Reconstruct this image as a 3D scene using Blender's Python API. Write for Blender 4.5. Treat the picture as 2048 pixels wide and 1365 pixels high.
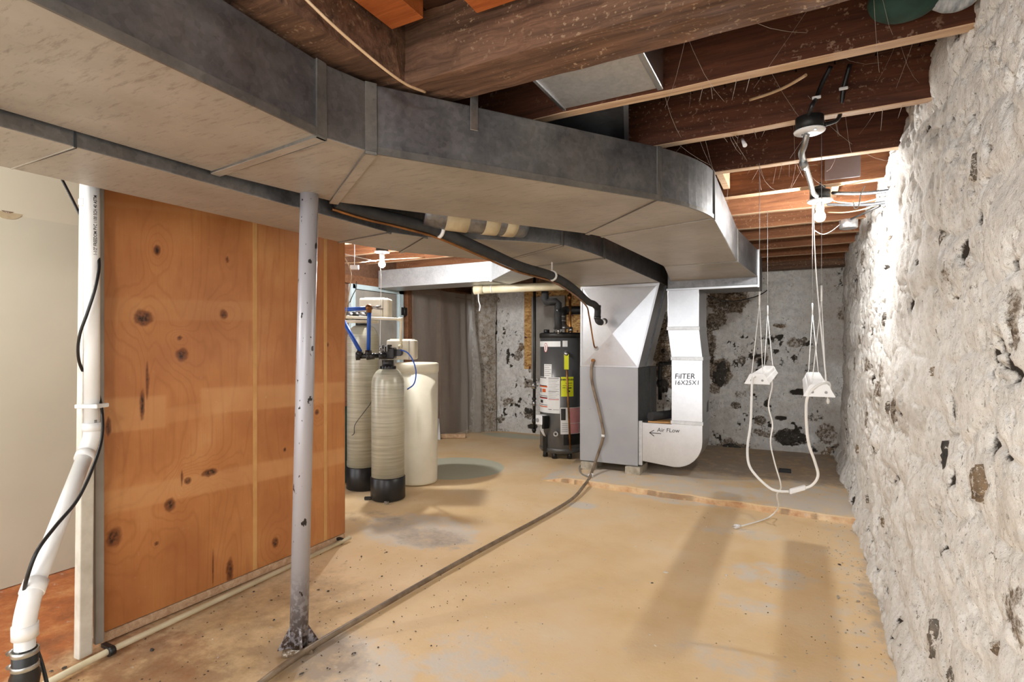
import bpy, bmesh, math, random
import numpy as np
from mathutils import Vector, Matrix

for o in list(bpy.data.objects):
    bpy.data.objects.remove(o, do_unlink=True)
scene = bpy.context.scene
COL = scene.collection

# ------------------------------------------------------------------ camera, world, exposure
# room axes: X to the right wall, Y into the depth, Z up; metres. Camera 1.32 m above the floor.
CAM_H = 1.32
FPX, CX, HOR = 1080.0, 1024.0, 690.0
YAW = math.atan((1600.0 - CX) / FPX)
SY, CY = math.sin(YAW), math.cos(YAW)
cam_data = bpy.data.cameras.new('camera')
cam_data.sensor_width = 36.0
cam_data.lens = 36.0 * FPX / 2048.0
cam_data.shift_y = (HOR - 682.5) / 2048.0
cam_data.clip_start = 0.02
cam = bpy.data.objects.new('camera', cam_data)
COL.objects.link(cam)
cam.location = (0, 0, CAM_H)
cam.rotation_euler = (math.pi / 2, 0, YAW)
scene.camera = cam

world = bpy.data.worlds.new('world')
scene.world = world
world.use_nodes = True
bg = world.node_tree.nodes['Background']
bg.inputs[0].default_value = (0.97, 0.985, 1.0, 1)
bg.inputs[1].default_value = 2.3
BULB_L = 900.0          # radiance of the bulbs' glass
scene.view_settings.view_transform = 'Standard'
scene.view_settings.look = 'None'
scene.view_settings.gamma = 1.0
scene.view_settings.use_curve_mapping = False
scene.view_settings.exposure = 0.45
scene.cycles.max_bounces = 10
scene.cycles.diffuse_bounces = 6
scene.cycles.sample_clamp_indirect = 6.0


# ------------------------------------------------------------------ measuring helpers (photo pixel -> point of the room)
def at_depth(u, v, d):
    lat = (u - CX) / FPX * d
    return Vector((lat * CY - d * SY, d * CY + lat * SY, CAM_H + (HOR - v) / FPX * d))
def at_z(u, v, z):
    return at_depth(u, v, (z - CAM_H) * FPX / (HOR - v))
def at_x(u, v, x):
    return at_depth(u, v, x / ((u - CX) / FPX * CY - SY))
def at_y(u, v, y):
    return at_depth(u, v, y / ((u - CX) / FPX * SY + CY))


# ------------------------------------------------------------------ numpy noise
def _hash(ix, iy, s):
    h = (ix.astype(np.int64) * 374761393 + iy.astype(np.int64) * 668265263 + s * 1442695041) & 0x7fffffff
    h = ((h ^ (h >> 13)) * 1274126177) & 0x7fffffff
    h = (h ^ (h >> 16)) & 0xffffff
    return h / float(0xffffff)
def vnoise(x, y, s=0):
    ix, iy = np.floor(x), np.floor(y)
    fx, fy = x - ix, y - iy
    fx = fx * fx * (3 - 2 * fx); fy = fy * fy * (3 - 2 * fy)
    a = _hash(ix, iy, s); b = _hash(ix + 1, iy, s); c = _hash(ix, iy + 1, s); d = _hash(ix + 1, iy + 1, s)
    return (a * (1 - fx) + b * fx) * (1 - fy) + (c * (1 - fx) + d * fx) * fy
def fbm(x, y, s=0, o=4):
    t = 0; a = 0.5; n = 0
    for i in range(o):
        t = t + a * vnoise(x, y, s + i * 17); n += a
        x = x * 2.03 + 5.1; y = y * 2.03 + 1.7; a *= 0.5
    return t / n
def voro(x, y, s=0):
    ix, iy = np.floor(x), np.floor(y)
    f1 = np.full(x.shape, 9.0); f2 = np.full(x.shape, 9.0); idv = np.zeros(x.shape)
    for dx in (-1, 0, 1):
        for dy in (-1, 0, 1):
            cx = ix + dx; cy = iy + dy
            px = cx + 0.15 + 0.7 * _hash(cx, cy, s); py = cy + 0.15 + 0.7 * _hash(cx, cy, s + 5)
            d = np.sqrt((x - px) ** 2 + (y - py) ** 2)
            r = _hash(cx, cy, s + 9)
            m = d < f1
            f2 = np.where(m, f1, np.minimum(f2, d)); idv = np.where(m, r, idv); f1 = np.where(m, d, f1)
    return f1, f2, idv
def sstep(a, b, x):
    t = np.clip((x - a) / (b - a), 0, 1)
    return t * t * (3 - 2 * t)


# ------------------------------------------------------------------ materials
def lin(c):
    return tuple(((x / 255) / 12.92 if x / 255 <= 0.04045 else ((x / 255 + 0.055) / 1.055) ** 2.4) for x in c) + (1.0,)

class NT:
    """small node-tree writer"""
    def __init__(self, name):
        self.m = bpy.data.materials.new(name); self.m.use_nodes = True
        self.t = self.m.node_tree; self.n = self.t.nodes; self.l = self.t.links
        self.b = self.n['Principled BSDF']
    def node(self, kind, **kw):
        nd = self.n.new(kind)
        for k, v in kw.items():
            if k.startswith('i_'):
                nd.inputs[k[2:].replace('_', ' ')].default_value = v
            else:
                setattr(nd, k, v)
        return nd
    def link(self, a, b):
        self.l.new(a, b)
    def coord(self, scale=(1, 1, 1), rot=(0, 0, 0)):
        tc = self.node('ShaderNodeTexCoord'); mp = self.node('ShaderNodeMapping')
        mp.inputs['Scale'].default_value = scale; mp.inputs['Rotation'].default_value = rot
        self.link(tc.outputs['Object'], mp.inputs['Vector'])
        return mp.outputs['Vector']
    def noise(self, vec, scale, detail=4, rough=0.55, dist=0.0):
        nd = self.node('ShaderNodeTexNoise')
        nd.inputs['Scale'].default_value = scale; nd.inputs['Detail'].default_value = detail
        nd.inputs['Roughness'].default_value = rough; nd.inputs['Distortion'].default_value = dist
        self.link(vec, nd.inputs['Vector'])
        return nd.outputs['Fac']
    def ramp(self, fac, stops, interp='LINEAR'):
        r = self.node('ShaderNodeValToRGB'); r.color_ramp.interpolation = interp
        e = r.color_ramp.elements
        while len(e) < len(stops): e.new(0.5)
        for k, (p, c) in enumerate(stops):
            e[k].position = p; e[k].color = c if len(c) == 4 else lin(c)
        self.link(fac, r.inputs['Fac'])
        return r.outputs['Color']
    def grey(self, fac, a, b):
        return self.ramp(fac, [(a, (0, 0, 0, 1)), (b, (1, 1, 1, 1))])
    def mix(self, fac, a, b, mode='MIX'):
        m = self.node('ShaderNodeMix', data_type='RGBA', blend_type=mode)
        for sock, val in ((m.inputs[0], fac), (m.inputs[6], a), (m.inputs[7], b)):
            if isinstance(val, (int, float)): sock.default_value = val
            elif isinstance(val, tuple): sock.default_value = val if len(val) == 4 else lin(val)
            else: self.link(val, sock)
        return m.outputs[2]
    def math(self, op, a, b=0.0):
        m = self.node('ShaderNodeMath', operation=op)
        for i, val in enumerate((a, b)):
            if isinstance(val, (int, float)): m.inputs[i].default_value = val
            else: self.link(val, m.inputs[i])
        return m.outputs[0]
    def attr(self, name):
        return self.node('ShaderNodeAttribute', attribute_name=name).outputs['Fac']
    def bump(self, h, strength=0.3, dist=0.01):
        b = self.node('ShaderNodeBump'); b.inputs['Strength'].default_value = strength; b.inputs['Distance'].default_value = dist
        self.link(h, b.inputs['Height']); self.link(b.outputs['Normal'], self.b.inputs['Normal'])
    def color(self, c):
        if isinstance(c, tuple): self.b.inputs['Base Color'].default_value = c if len(c) == 4 else lin(c)
        else: self.link(c, self.b.inputs['Base Color'])
    def set(self, rough=None, metal=None, spec=None):
        if rough is not None:
            if isinstance(rough, (int, float)): self.b.inputs['Roughness'].default_value = rough
            else: self.link(rough, self.b.inputs['Roughness'])
        if metal is not None: self.b.inputs['Metallic'].default_value = metal
        if spec is not None: self.b.inputs['Specular IOR Level'].default_value = spec

def plain(name, c1, c2=None, scale=8, rough=0.5, metal=0.0, bump=0.0, stretch=(1, 1, 1), lo=0.35, hi=0.65, detail=4):
    n = NT(name); v = n.coord(stretch)
    if c2 is None: c2 = tuple(int(x * 0.88) for x in c1)
    f = n.noise(v, scale, detail)
    n.color(n.ramp(f, [(lo, c1), (hi, c2)])); n.set(rough, metal)
    if bump: n.bump(f, bump, 0.01)
    return n.m

def galvanised(name, base=(150, 152, 155), dark=(112, 115, 120), rough=0.42, dust=0.35, spangle=55, metal=0.85, contrast=0.5, bump=0.03):
    n = NT(name); v = n.coord()
    vo = n.node('ShaderNodeTexVoronoi'); vo.inputs['Scale'].default_value = spangle
    n.link(v, vo.inputs['Vector'])
    sp = n.node('ShaderNodeSeparateColor'); n.link(vo.outputs['Color'], sp.inputs[0])
    blot = n.noise(v, 7.0, 6, 0.68); fine = n.noise(v, 60, 3)
    f = n.math('ADD', n.math('MULTIPLY', sp.outputs[0], contrast * 0.5), n.math('MULTIPLY', n.grey(blot, 0.3, 0.7), 1 - contrast * 0.5))
    c = n.ramp(f, [(0.15, dark), (0.85, base)])
    d = n.grey(n.noise(v, 3.2, 6, 0.7), 0.42, 0.72)
    c = n.mix(n.math('MULTIPLY', d, dust), c, (176, 164, 146))
    sc = n.grey(n.noise(n.coord((1.5, 1, 1)), 26, 3, 0.7), 0.66, 0.72)
    c = n.mix(n.math('MULTIPLY', sc, 1.2 * dust), c, tuple(int(x * 0.55) for x in dark))
    n.color(c)
    n.set(n.math('ADD', n.math('MULTIPLY', blot, 0.2 if dust > .08 else 0.0), rough - (0.1 if dust > .08 else 0)), metal)
    if bump: n.bump(blot, bump, 0.02)
    return n.m

def dusty_lit_bottom(name, c1, c2, metal=0.35):  # streaked dust on metal, made paler with floor bounce painted in
    n = NT(name); v = n.coord()
    big = n.noise(v, 2.2, 6, 0.65); st = n.noise(n.coord((1.2, 7, 1), (0, 0, 0.9)), 9, 5, 0.75)
    c = n.ramp(big, [(0.3, c2), (0.7, c1)])
    c = n.mix(n.math('MULTIPLY', n.grey(st, 0.54, 0.70), 0.6), c, (112, 102, 92))
    c = n.mix(n.math('MULTIPLY', n.grey(n.noise(v, 30, 4, 0.7), 0.6, 0.75), 0.25), c, (96, 88, 80))
    n.color(c); n.set(0.5, metal); n.bump(big, 0.04, 0.01)
    return n.m

def wood(name, light, dark, rot=(0, 0, 0), scale=9, stretch=(0.6, 9, 9), rough=0.75, speck=None):
    n = NT(name); v = n.coord(stretch, rot)
    f = n.noise(v, scale * 0.35, 6, 0.65, 0.6); g = n.noise(v, scale * 2.2, 3, 0.6)
    c = n.ramp(f, [(0.28, dark), (0.72, light)])
    c = n.mix(n.math('MULTIPLY', n.grey(g, 0.5, 0.8), 0.45), c, tuple(int(x * 0.6) for x in dark))
    if speck:
        s = n.noise(n.coord(), 60, 2, 0.6); big = n.noise(n.coord(), 3, 3)
        c = n.mix(n.math('MULTIPLY', n.grey(s, 0.6, 0.68), n.grey(big, 0.42, 0.62)), c, speck)
    n.color(c); n.set(rough, 0, 0.3); n.bump(f, 0.35, 0.01)
    return n.m

M = {}
M['galv'] = galvanised('galvanised_dusty', (140, 141, 144), (100, 102, 106), 0.46, 0.22)
M['galv_dark'] = galvanised('galvanised_dark', (104, 107, 112), (74, 77, 82), 0.48, 0.12, 45, 0.8)
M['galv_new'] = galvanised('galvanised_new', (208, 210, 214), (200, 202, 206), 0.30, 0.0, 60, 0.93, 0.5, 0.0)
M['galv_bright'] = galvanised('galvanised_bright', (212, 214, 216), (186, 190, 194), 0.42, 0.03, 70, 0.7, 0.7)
M['cleat'] = galvanised('galvanised_cleat', (132, 130, 126), (100, 99, 97), 0.5, 0.3, 45, 0.7)
M['galv_bottom_lit'] = dusty_lit_bottom('dusty_lit_underside', (182, 175, 164), (154, 146, 134))
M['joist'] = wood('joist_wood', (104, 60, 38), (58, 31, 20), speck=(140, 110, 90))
M['joist_lit'] = wood('joist_wood_lit', (156, 104, 70), (106, 64, 40), speck=(170, 130, 98))
M['joist_pale'] = wood('joist_wood_pale', (214, 184, 152), (168, 132, 100))
M['beam'] = wood('old_beam_wood', (134, 100, 78), (60, 42, 32), speck=(176, 150, 120))
M['newwood'] = wood('new_framing_wood', (196, 112, 58), (160, 84, 40))
M['subfloor'] = wood('subfloor_boards', (92, 60, 42), (46, 28, 20), rot=(0, 0, math.pi / 2))
M['pvc'] = plain('white_pvc', (236, 236, 236), (222, 222, 220), 5, 0.28)
M['pvc_dull'] = plain('dull_white_paint', (226, 222, 212), (200, 196, 184), 9, 0.55)
M['cream_pipe'] = plain('cream_pvc', (228, 218, 190), (208, 196, 164), 6, 0.4)
M['black'] = plain('black_plastic', (22, 22, 24), (34, 34, 36), 8, 0.35)
M['rubber'] = plain('black_rubber_foam', (38, 38, 40), (54, 53, 52), 14, 0.8, bump=0.1)
M['cable'] = plain('black_cable', (18, 18, 20), (28, 28, 30), 8, 0.4)
M['steel'] = plain('steel_clamp', (190, 190, 188), (150, 150, 150), 20, 0.3, 0.9)
M['darksteel'] = plain('dark_iron_pipe', (58, 56, 54), (38, 37, 36), 10, 0.5, 0.5)
M['cordw'] = plain('white_cord', (240, 240, 238), (228, 228, 226), 8, 0.45)
M['lampw'] = plain('white_enamel', (243, 243, 243), (232, 232, 234), 4, 0.3)
M['blue'] = plain('blue_pex', (44, 98, 196), (34, 80, 176), 5, 0.3)
M['beige'] = plain('beige_plastic', (233, 227, 208), (220, 213, 192), 3, 0.45)
M['copper'] = plain('copper', (168, 116, 66), (122, 82, 48), 12, 0.4, 0.75)
M['concrete'] = plain('concrete_block', (196, 188, 172), (158, 150, 134), 20, 0.9, bump=0.4)
M['cab'] = plain('grey_cabinet_enamel', (170, 171, 175), (161, 162, 167), 3, 0.42)
M['doorgrey'] = plain('grey_painted_board', (152, 146, 138), (132, 127, 120), 4, 0.6)
M['cobweb'] = plain('cobweb_thread', (205, 196, 186), (170, 160, 150), 8, 0.9)
M['ink'] = plain('marker_ink', (30, 28, 28), (40, 38, 38), 8, 0.7)
M['paper'] = plain('white_label', (232, 232, 230), (222, 222, 220), 8, 0.5)
M['yellow'] = plain('yellow_label', (226, 230, 40), (216, 222, 36), 8, 0.5)
M['redlab'] = plain('red_print', (196, 44, 40), (180, 40, 36), 8, 0.5)
M['pink'] = plain('pink_form', (226, 158, 156), (214, 146, 146), 10, 0.4)
M['orange'] = plain('orange_print', (220, 104, 48), (204, 92, 40), 8, 0.5)
M['greytext'] = plain('grey_print', (140, 140, 142), (160, 160, 160), 30, 0.6)
M['teal'] = plain('teal_paint', (56, 122, 124), (40, 92, 98), 8, 0.7)
M['brownpanel'] = wood('brown_panel', (122, 88, 66), (92, 64, 48), rot=(0, math.pi / 2, 0))
M['brownpost'] = wood('brown_post', (132, 92, 62), (92, 58, 40), rot=(0, math.pi / 2, 0))
M['paleblue'] = plain('pale_blue_frame', (196, 212, 216), (176, 194, 200), 4, 0.5)
M['whitecoat'] = plain('cream_painted_wall', (208, 206, 186), (198, 196, 176), 1.2, 0.5)
M['tanpaint'] = plain('pale_wood_strip', (206, 158, 98), (192, 142, 84), 8, 0.6)
M['hose'] = plain('brown_grey_hose', (140, 122, 100), (104, 86, 68), 12, 0.45)
M['tape'] = plain('cream_duct_tape', (198, 184, 150), (168, 150, 120), 8, 0.6)
M['dustrope'] = plain('tan_cable', (206, 176, 140), (176, 146, 112), 8, 0.6)

def emit(name, col, s):
    n = NT(name); n.color((1, 1, 1, 1))
    n.b.inputs['Emission Color'].default_value = col
    n.b.inputs['Emission Strength'].default_value = s
    return n.m
M['bulb_strong'] = emit('lit_bulb_glass_strong', (1.0, 0.99, 0.97, 1), BULB_L * 1.9)
M['bulb'] = emit('lit_bulb_glass', (1.0, 0.985, 0.955, 1), BULB_L)

# steel column paint, chipped
n = NT('grey_column_paint'); v = n.coord()
ch = n.grey(n.noise(n.coord((1, 1, 0.6)), 38, 3, 0.5), 0.66, 0.68)
zz = n.node('ShaderNodeSeparateXYZ'); n.link(v, zz.inputs[0])
low = n.ramp(zz.outputs['Z'], [(0.03, (1, 1, 1, 1)), (0.35, (0, 0, 0, 1))])
rust = n.math('MULTIPLY', n.grey(n.noise(v, 46, 4, 0.6), 0.42, 0.52), low)
c = n.mix(ch, (170, 168, 174), (44, 40, 38)); c = n.mix(rust, c, (78, 60, 48))
n.color(c); n.set(0.42, 0.25); n.bump(n.noise(v, 30, 3), 0.1, 0.004); M['column'] = n.m

# fibreglass wound tank
n = NT('wound_fibreglass'); v = n.coord((1, 1, 26))
f = n.noise(v, 3.0, 4, 0.6); g = n.noise(n.coord((1, 1, 0.4)), 5, 3)
c = n.ramp(f, [(0.3, (166, 165, 148)), (0.7, (208, 207, 194))])
c = n.mix(n.math('MULTIPLY', n.grey(g, 0.4, 0.65), 0.45), c, (180, 176, 150))
n.color(c); n.set(0.3, 0.15); n.bump(f, 0.25, 0.003); M['tank'] = n.m

# water heater shell
n = NT('grey_heater_shell'); n.color(n.ramp(n.noise(n.coord((1, 1, 0.5)), 4, 3), [(0.35, (92, 92, 92)), (0.65, (108, 108, 108))])); n.set(0.32, 0.35); M['heater'] = n.m

# osb
n = NT('oriented_strand_board'); vo = n.node('ShaderNodeTexVoronoi'); vo.inputs['Scale'].default_value = 22
n.link(n.coord((1, 1, 2.2), (0, 0.5, 0)), vo.inputs['Vector'])
sp = n.node('ShaderNodeSeparateColor'); n.link(vo.outputs['Color'], sp.inputs[0])
c = n.ramp(sp.outputs[0], [(0, (150, 104, 52)), (0.6, (196, 150, 86)), (1, (216, 176, 112))])
c = n.mix(n.grey(n.noise(n.coord(), 16, 3), 0.62, 0.68), c, (92, 48, 26))
n.color(c); n.set(0.7); n.bump(sp.outputs[1], 0.3, 0.004); M['osb'] = n.m

# plastic sheet
n = NT('clear_plastic_sheet'); n.color((186, 180, 172)); n.set(0.25, 0, 0.5)
n.b.inputs['Alpha'].default_value = 0.42; n.b.inputs['Transmission Weight'].default_value = 0.0
n.bump(n.noise(n.coord((3, 3, 0.4)), 6, 4), 0.4, 0.02); M['plastic'] = n.m

# plywood: grain warped round the knots (attributes knot, pale live on the mesh)
n = NT('varnished_plywood'); v = n.coord((1, 1.0, 1.0))
kn = n.attr('knot'); pale = n.attr('pale'); warp = n.attr('warp')
cmb = n.node('ShaderNodeCombineXYZ'); sx = n.node('ShaderNodeSeparateXYZ'); n.link(v, sx.inputs[0])
w1 = n.noise(n.coord((1, 1.6, 0.28)), 2.2, 4, 0.5)
yy = n.math('ADD', n.math('MULTIPLY', sx.outputs['Y'], 8.0), n.math('ADD', n.math('MULTIPLY', w1, 5.5), n.math('MULTIPLY', warp, 2.2)))
n.link(yy, cmb.inputs['X']); n.link(n.math('MULTIPLY', sx.outputs['Z'], 0.6), cmb.inputs['Y'])
band = n.math('FRACT', n.math('MULTIPLY', yy, 1.3))
tri = n.math('ABSOLUTE', n.math('SUBTRACT', n.math('MULTIPLY', band, 2.0), 1.0))
fib = n.noise(n.coord((20, 60, 1.6)), 3.0, 4, 0.6)
blot = n.noise(n.coord((1, 1, 0.8)), 2.6, 5, 0.6)
c = n.ramp(blot, [(0.3, (168, 106, 60)), (0.55, (188, 126, 74)), (0.75, (202, 146, 94))])
c = n.mix(n.math('MULTIPLY', n.grey(tri, 0.6, 1.0), 0.30), c, (150, 88, 48))
c = n.mix(n.math('MULTIPLY', n.grey(fib, 0.5, 0.85), 0.35), c, (158, 96, 52))
c = n.mix(n.math('MULTIPLY', pale, 0.5), c, (216, 164, 112))
sm = n.grey(n.noise(n.coord((1, 1, 0.7)), 34, 3, 0.7), 0.66, 0.78)
c = n.mix(n.math('MULTIPLY', sm, n.math('ADD', n.math('MULTIPLY', pale, 0.5), 0.12)), c, (226, 196, 160))
c = n.mix(n.math('MULTIPLY', n.grey(kn, 0.15, 0.6), 0.8), c, (112, 62, 34))
c = n.mix(n.math('MULTIPLY', n.grey(kn, 0.7, 1.0), n.grey(n.noise(n.coord((1, 1, 1)), 55, 3), 0.35, 0.6)), c, (44, 26, 18))
n.color(c); n.set(0.38, 0, 0.4); n.bump(fib, 0.08, 0.003); M['ply'] = n.m

# whitewashed rubble wall (attributes pit = bare dark hole, stone = bare stone, damp = browned)
def rubble(name, white, shade, sc=1.0, brown=(128, 112, 96)):
    n = NT(name); v = n.coord()
    pit = n.attr('pit'); st = n.attr('stone'); damp = n.attr('damp')
    big = n.noise(v, 2.6 * sc, 5, 0.6); mid = n.noise(v, 14 * sc, 6, 0.7); fine = n.noise(v, 70 * sc, 5, 0.75)
    c = n.ramp(mid, [(0.3, shade), (0.58, white)])
    c = n.mix(n.math('MULTIPLY', n.grey(big, 0.5, 0.72), 0.45), c, (206, 197, 184))
    c = n.mix(n.math('MULTIPLY', n.grey(n.noise(v, 24 * sc, 6, 0.8), 0.55, 0.66), 0.5), c, (168, 160, 150))
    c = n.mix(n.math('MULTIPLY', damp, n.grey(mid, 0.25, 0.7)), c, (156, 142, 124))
    stc = n.ramp(n.noise(v, 34, 5, 0.8), [(0.34, (70, 64, 58)), (0.5, brown), (0.62, (196, 188, 176))])
    rag = n.math('MULTIPLY', n.math('SUBTRACT', n.noise(v, 30 * sc, 5, 0.8), 0.5), 2.4)
    c = n.mix(n.grey(n.math('ADD', st, rag), 0.4, 0.75), c, stc)
    clus = n.grey(n.noise(v, 3.5 * sc, 4, 0.6), 0.36, 0.62)
    c = n.mix(n.math('MULTIPLY', n.math('MULTIPLY', n.grey(n.noise(n.coord((1, 1, 0.45)), 34 * sc, 6, 0.8), 0.53, 0.64), clus), 0.45), c, (152, 144, 134))
    c = n.mix(n.math('MULTIPLY', n.math('MULTIPLY', n.grey(n.noise(n.coord((1, 1, 0.7)), 42 * sc, 5, 0.75), 0.60, 0.645), clus), 0.9), c, (84, 76, 67))
    c = n.mix(n.math('MULTIPLY', n.grey(n.noise(v, 120 * sc, 3, 0.6), 0.64, 0.68), 0.6), c, (112, 104, 94))
    c = n.mix(n.grey(n.math('ADD', pit, n.math('MULTIPLY', rag, 0.6)), 0.45, 0.8), c, (66, 60, 54))
    n.color(c); n.set(0.85, 0, 0.2)
    n.bump(n.math('ADD', n.math('MULTIPLY', mid, 1.0), n.math('MULTIPLY', fine, 0.6)), 0.75, 0.014)
    return n.m
M['rubble'] = rubble('whitewashed_rubble', (247, 245, 241), (222, 219, 213))
M['rubble_back'] = rubble('whitewashed_rubble_back', (240, 240, 238), (206, 205, 202))
def stone_mat(name, c1, c2, wash):
    n = NT(name); v = n.coord(); f = n.noise(v, 26, 6, 0.75)
    c = n.ramp(f, [(0.35, c2), (0.65, c1)])
    c = n.mix(n.grey(n.noise(v, 32, 6, 0.8), 1 - wash, 1.04 - wash), c, (214, 208, 198))
    n.color(c); n.set(0.85); n.bump(f, 0.6, 0.012); return n.m
M['stone'] = stone_mat('bare_field_stone', (132, 122, 110), (78, 72, 65), 0.48)
M['stone_dark'] = stone_mat('bare_dark_stone', (84, 78, 72), (44, 41, 38), 0.40)
M['stone_brown'] = stone_mat('bare_brown_stone', (150, 126, 98), (96, 80, 64), 0.47)

# painted concrete floor (attributes grey, rust, teal, dirt)
n = NT('ochre_painted_concrete'); v = n.coord()
a_g = n.attr('grey'); a_r = n.attr('rust'); a_t = n.attr('teal'); a_d = n.attr('dirt')
big = n.noise(v, 1.6, 6, 0.62); mid = n.noise(v, 9, 6, 0.7); fine = n.noise(v, 70, 4, 0.7)
c = n.ramp(big, [(0.3, (220, 186, 136)), (0.5, (230, 200, 156)), (0.72, (232, 210, 178))])
c = n.mix(n.math('MULTIPLY', n.grey(mid, 0.5, 0.75), 0.3), c, (232, 206, 168))
def masked(c, a, col, amt=0.9, w=0.9):
    return n.mix(n.math('MULTIPLY', n.grey(n.math('ADD', a, n.math('MULTIPLY', n.math('SUBTRACT', mid, 0.5), w)), 0.35, 0.75), amt), c, col)
rc = n.ramp(n.noise(v, 5, 6, 0.75), [(0.3, (128, 66, 30)), (0.5, (176, 98, 46)), (0.68, (200, 138, 84))])
c = masked(c, a_r, rc, 0.95)
c = masked(c, a_t, (186, 196, 182), 0.8, 0.3)
c = masked(c, a_g, (214, 205, 194), 0.85, 1.6)
c = masked(c, a_d, (128, 104, 80), 0.65)
c = n.mix(n.math('MULTIPLY', n.grey(n.noise(n.coord((1, 1.6, 1)), 14, 5, 0.8), 0.62, 0.70), 0.6), c, (204, 196, 188))
c = n.mix(n.math('MULTIPLY', n.grey(n.noise(n.coord((1.7, 1, 1)), 20, 4, 0.7), 0.67, 0.72), 0.7), c, (122, 106, 90))
n.color(c); n.set(n.math('ADD', n.math('MULTIPLY', mid, 0.3), 0.42), 0, 0.35)
n.bump(n.math('ADD', mid, n.math('MULTIPLY', fine, 0.4)), 0.18, 0.01); M['floor'] = n.m


# ------------------------------------------------------------------ mesh helpers
ORIGIN = {}       # object name -> world position of its origin
def org(o):
    return ORIGIN[o.name] if o is not None else Vector((0, 0, 0))
def thing(name, label, cat, loc=(0, 0, 0), group=None):
    o = bpy.data.objects.new(name, None); COL.objects.link(o)
    o.empty_display_size = 0.1
    o.location = loc; ORIGIN[o.name] = Vector(loc)
    o['label'] = label; o['category'] = cat; o['kind'] = 'thing'
    if group: o['group'] = group
    return o
def tag(o, label, cat, group=None, kind=None):
    o['label'] = label
    if cat: o['category'] = cat
    if group: o['group'] = group
    if kind: o['kind'] = kind
    return o

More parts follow.
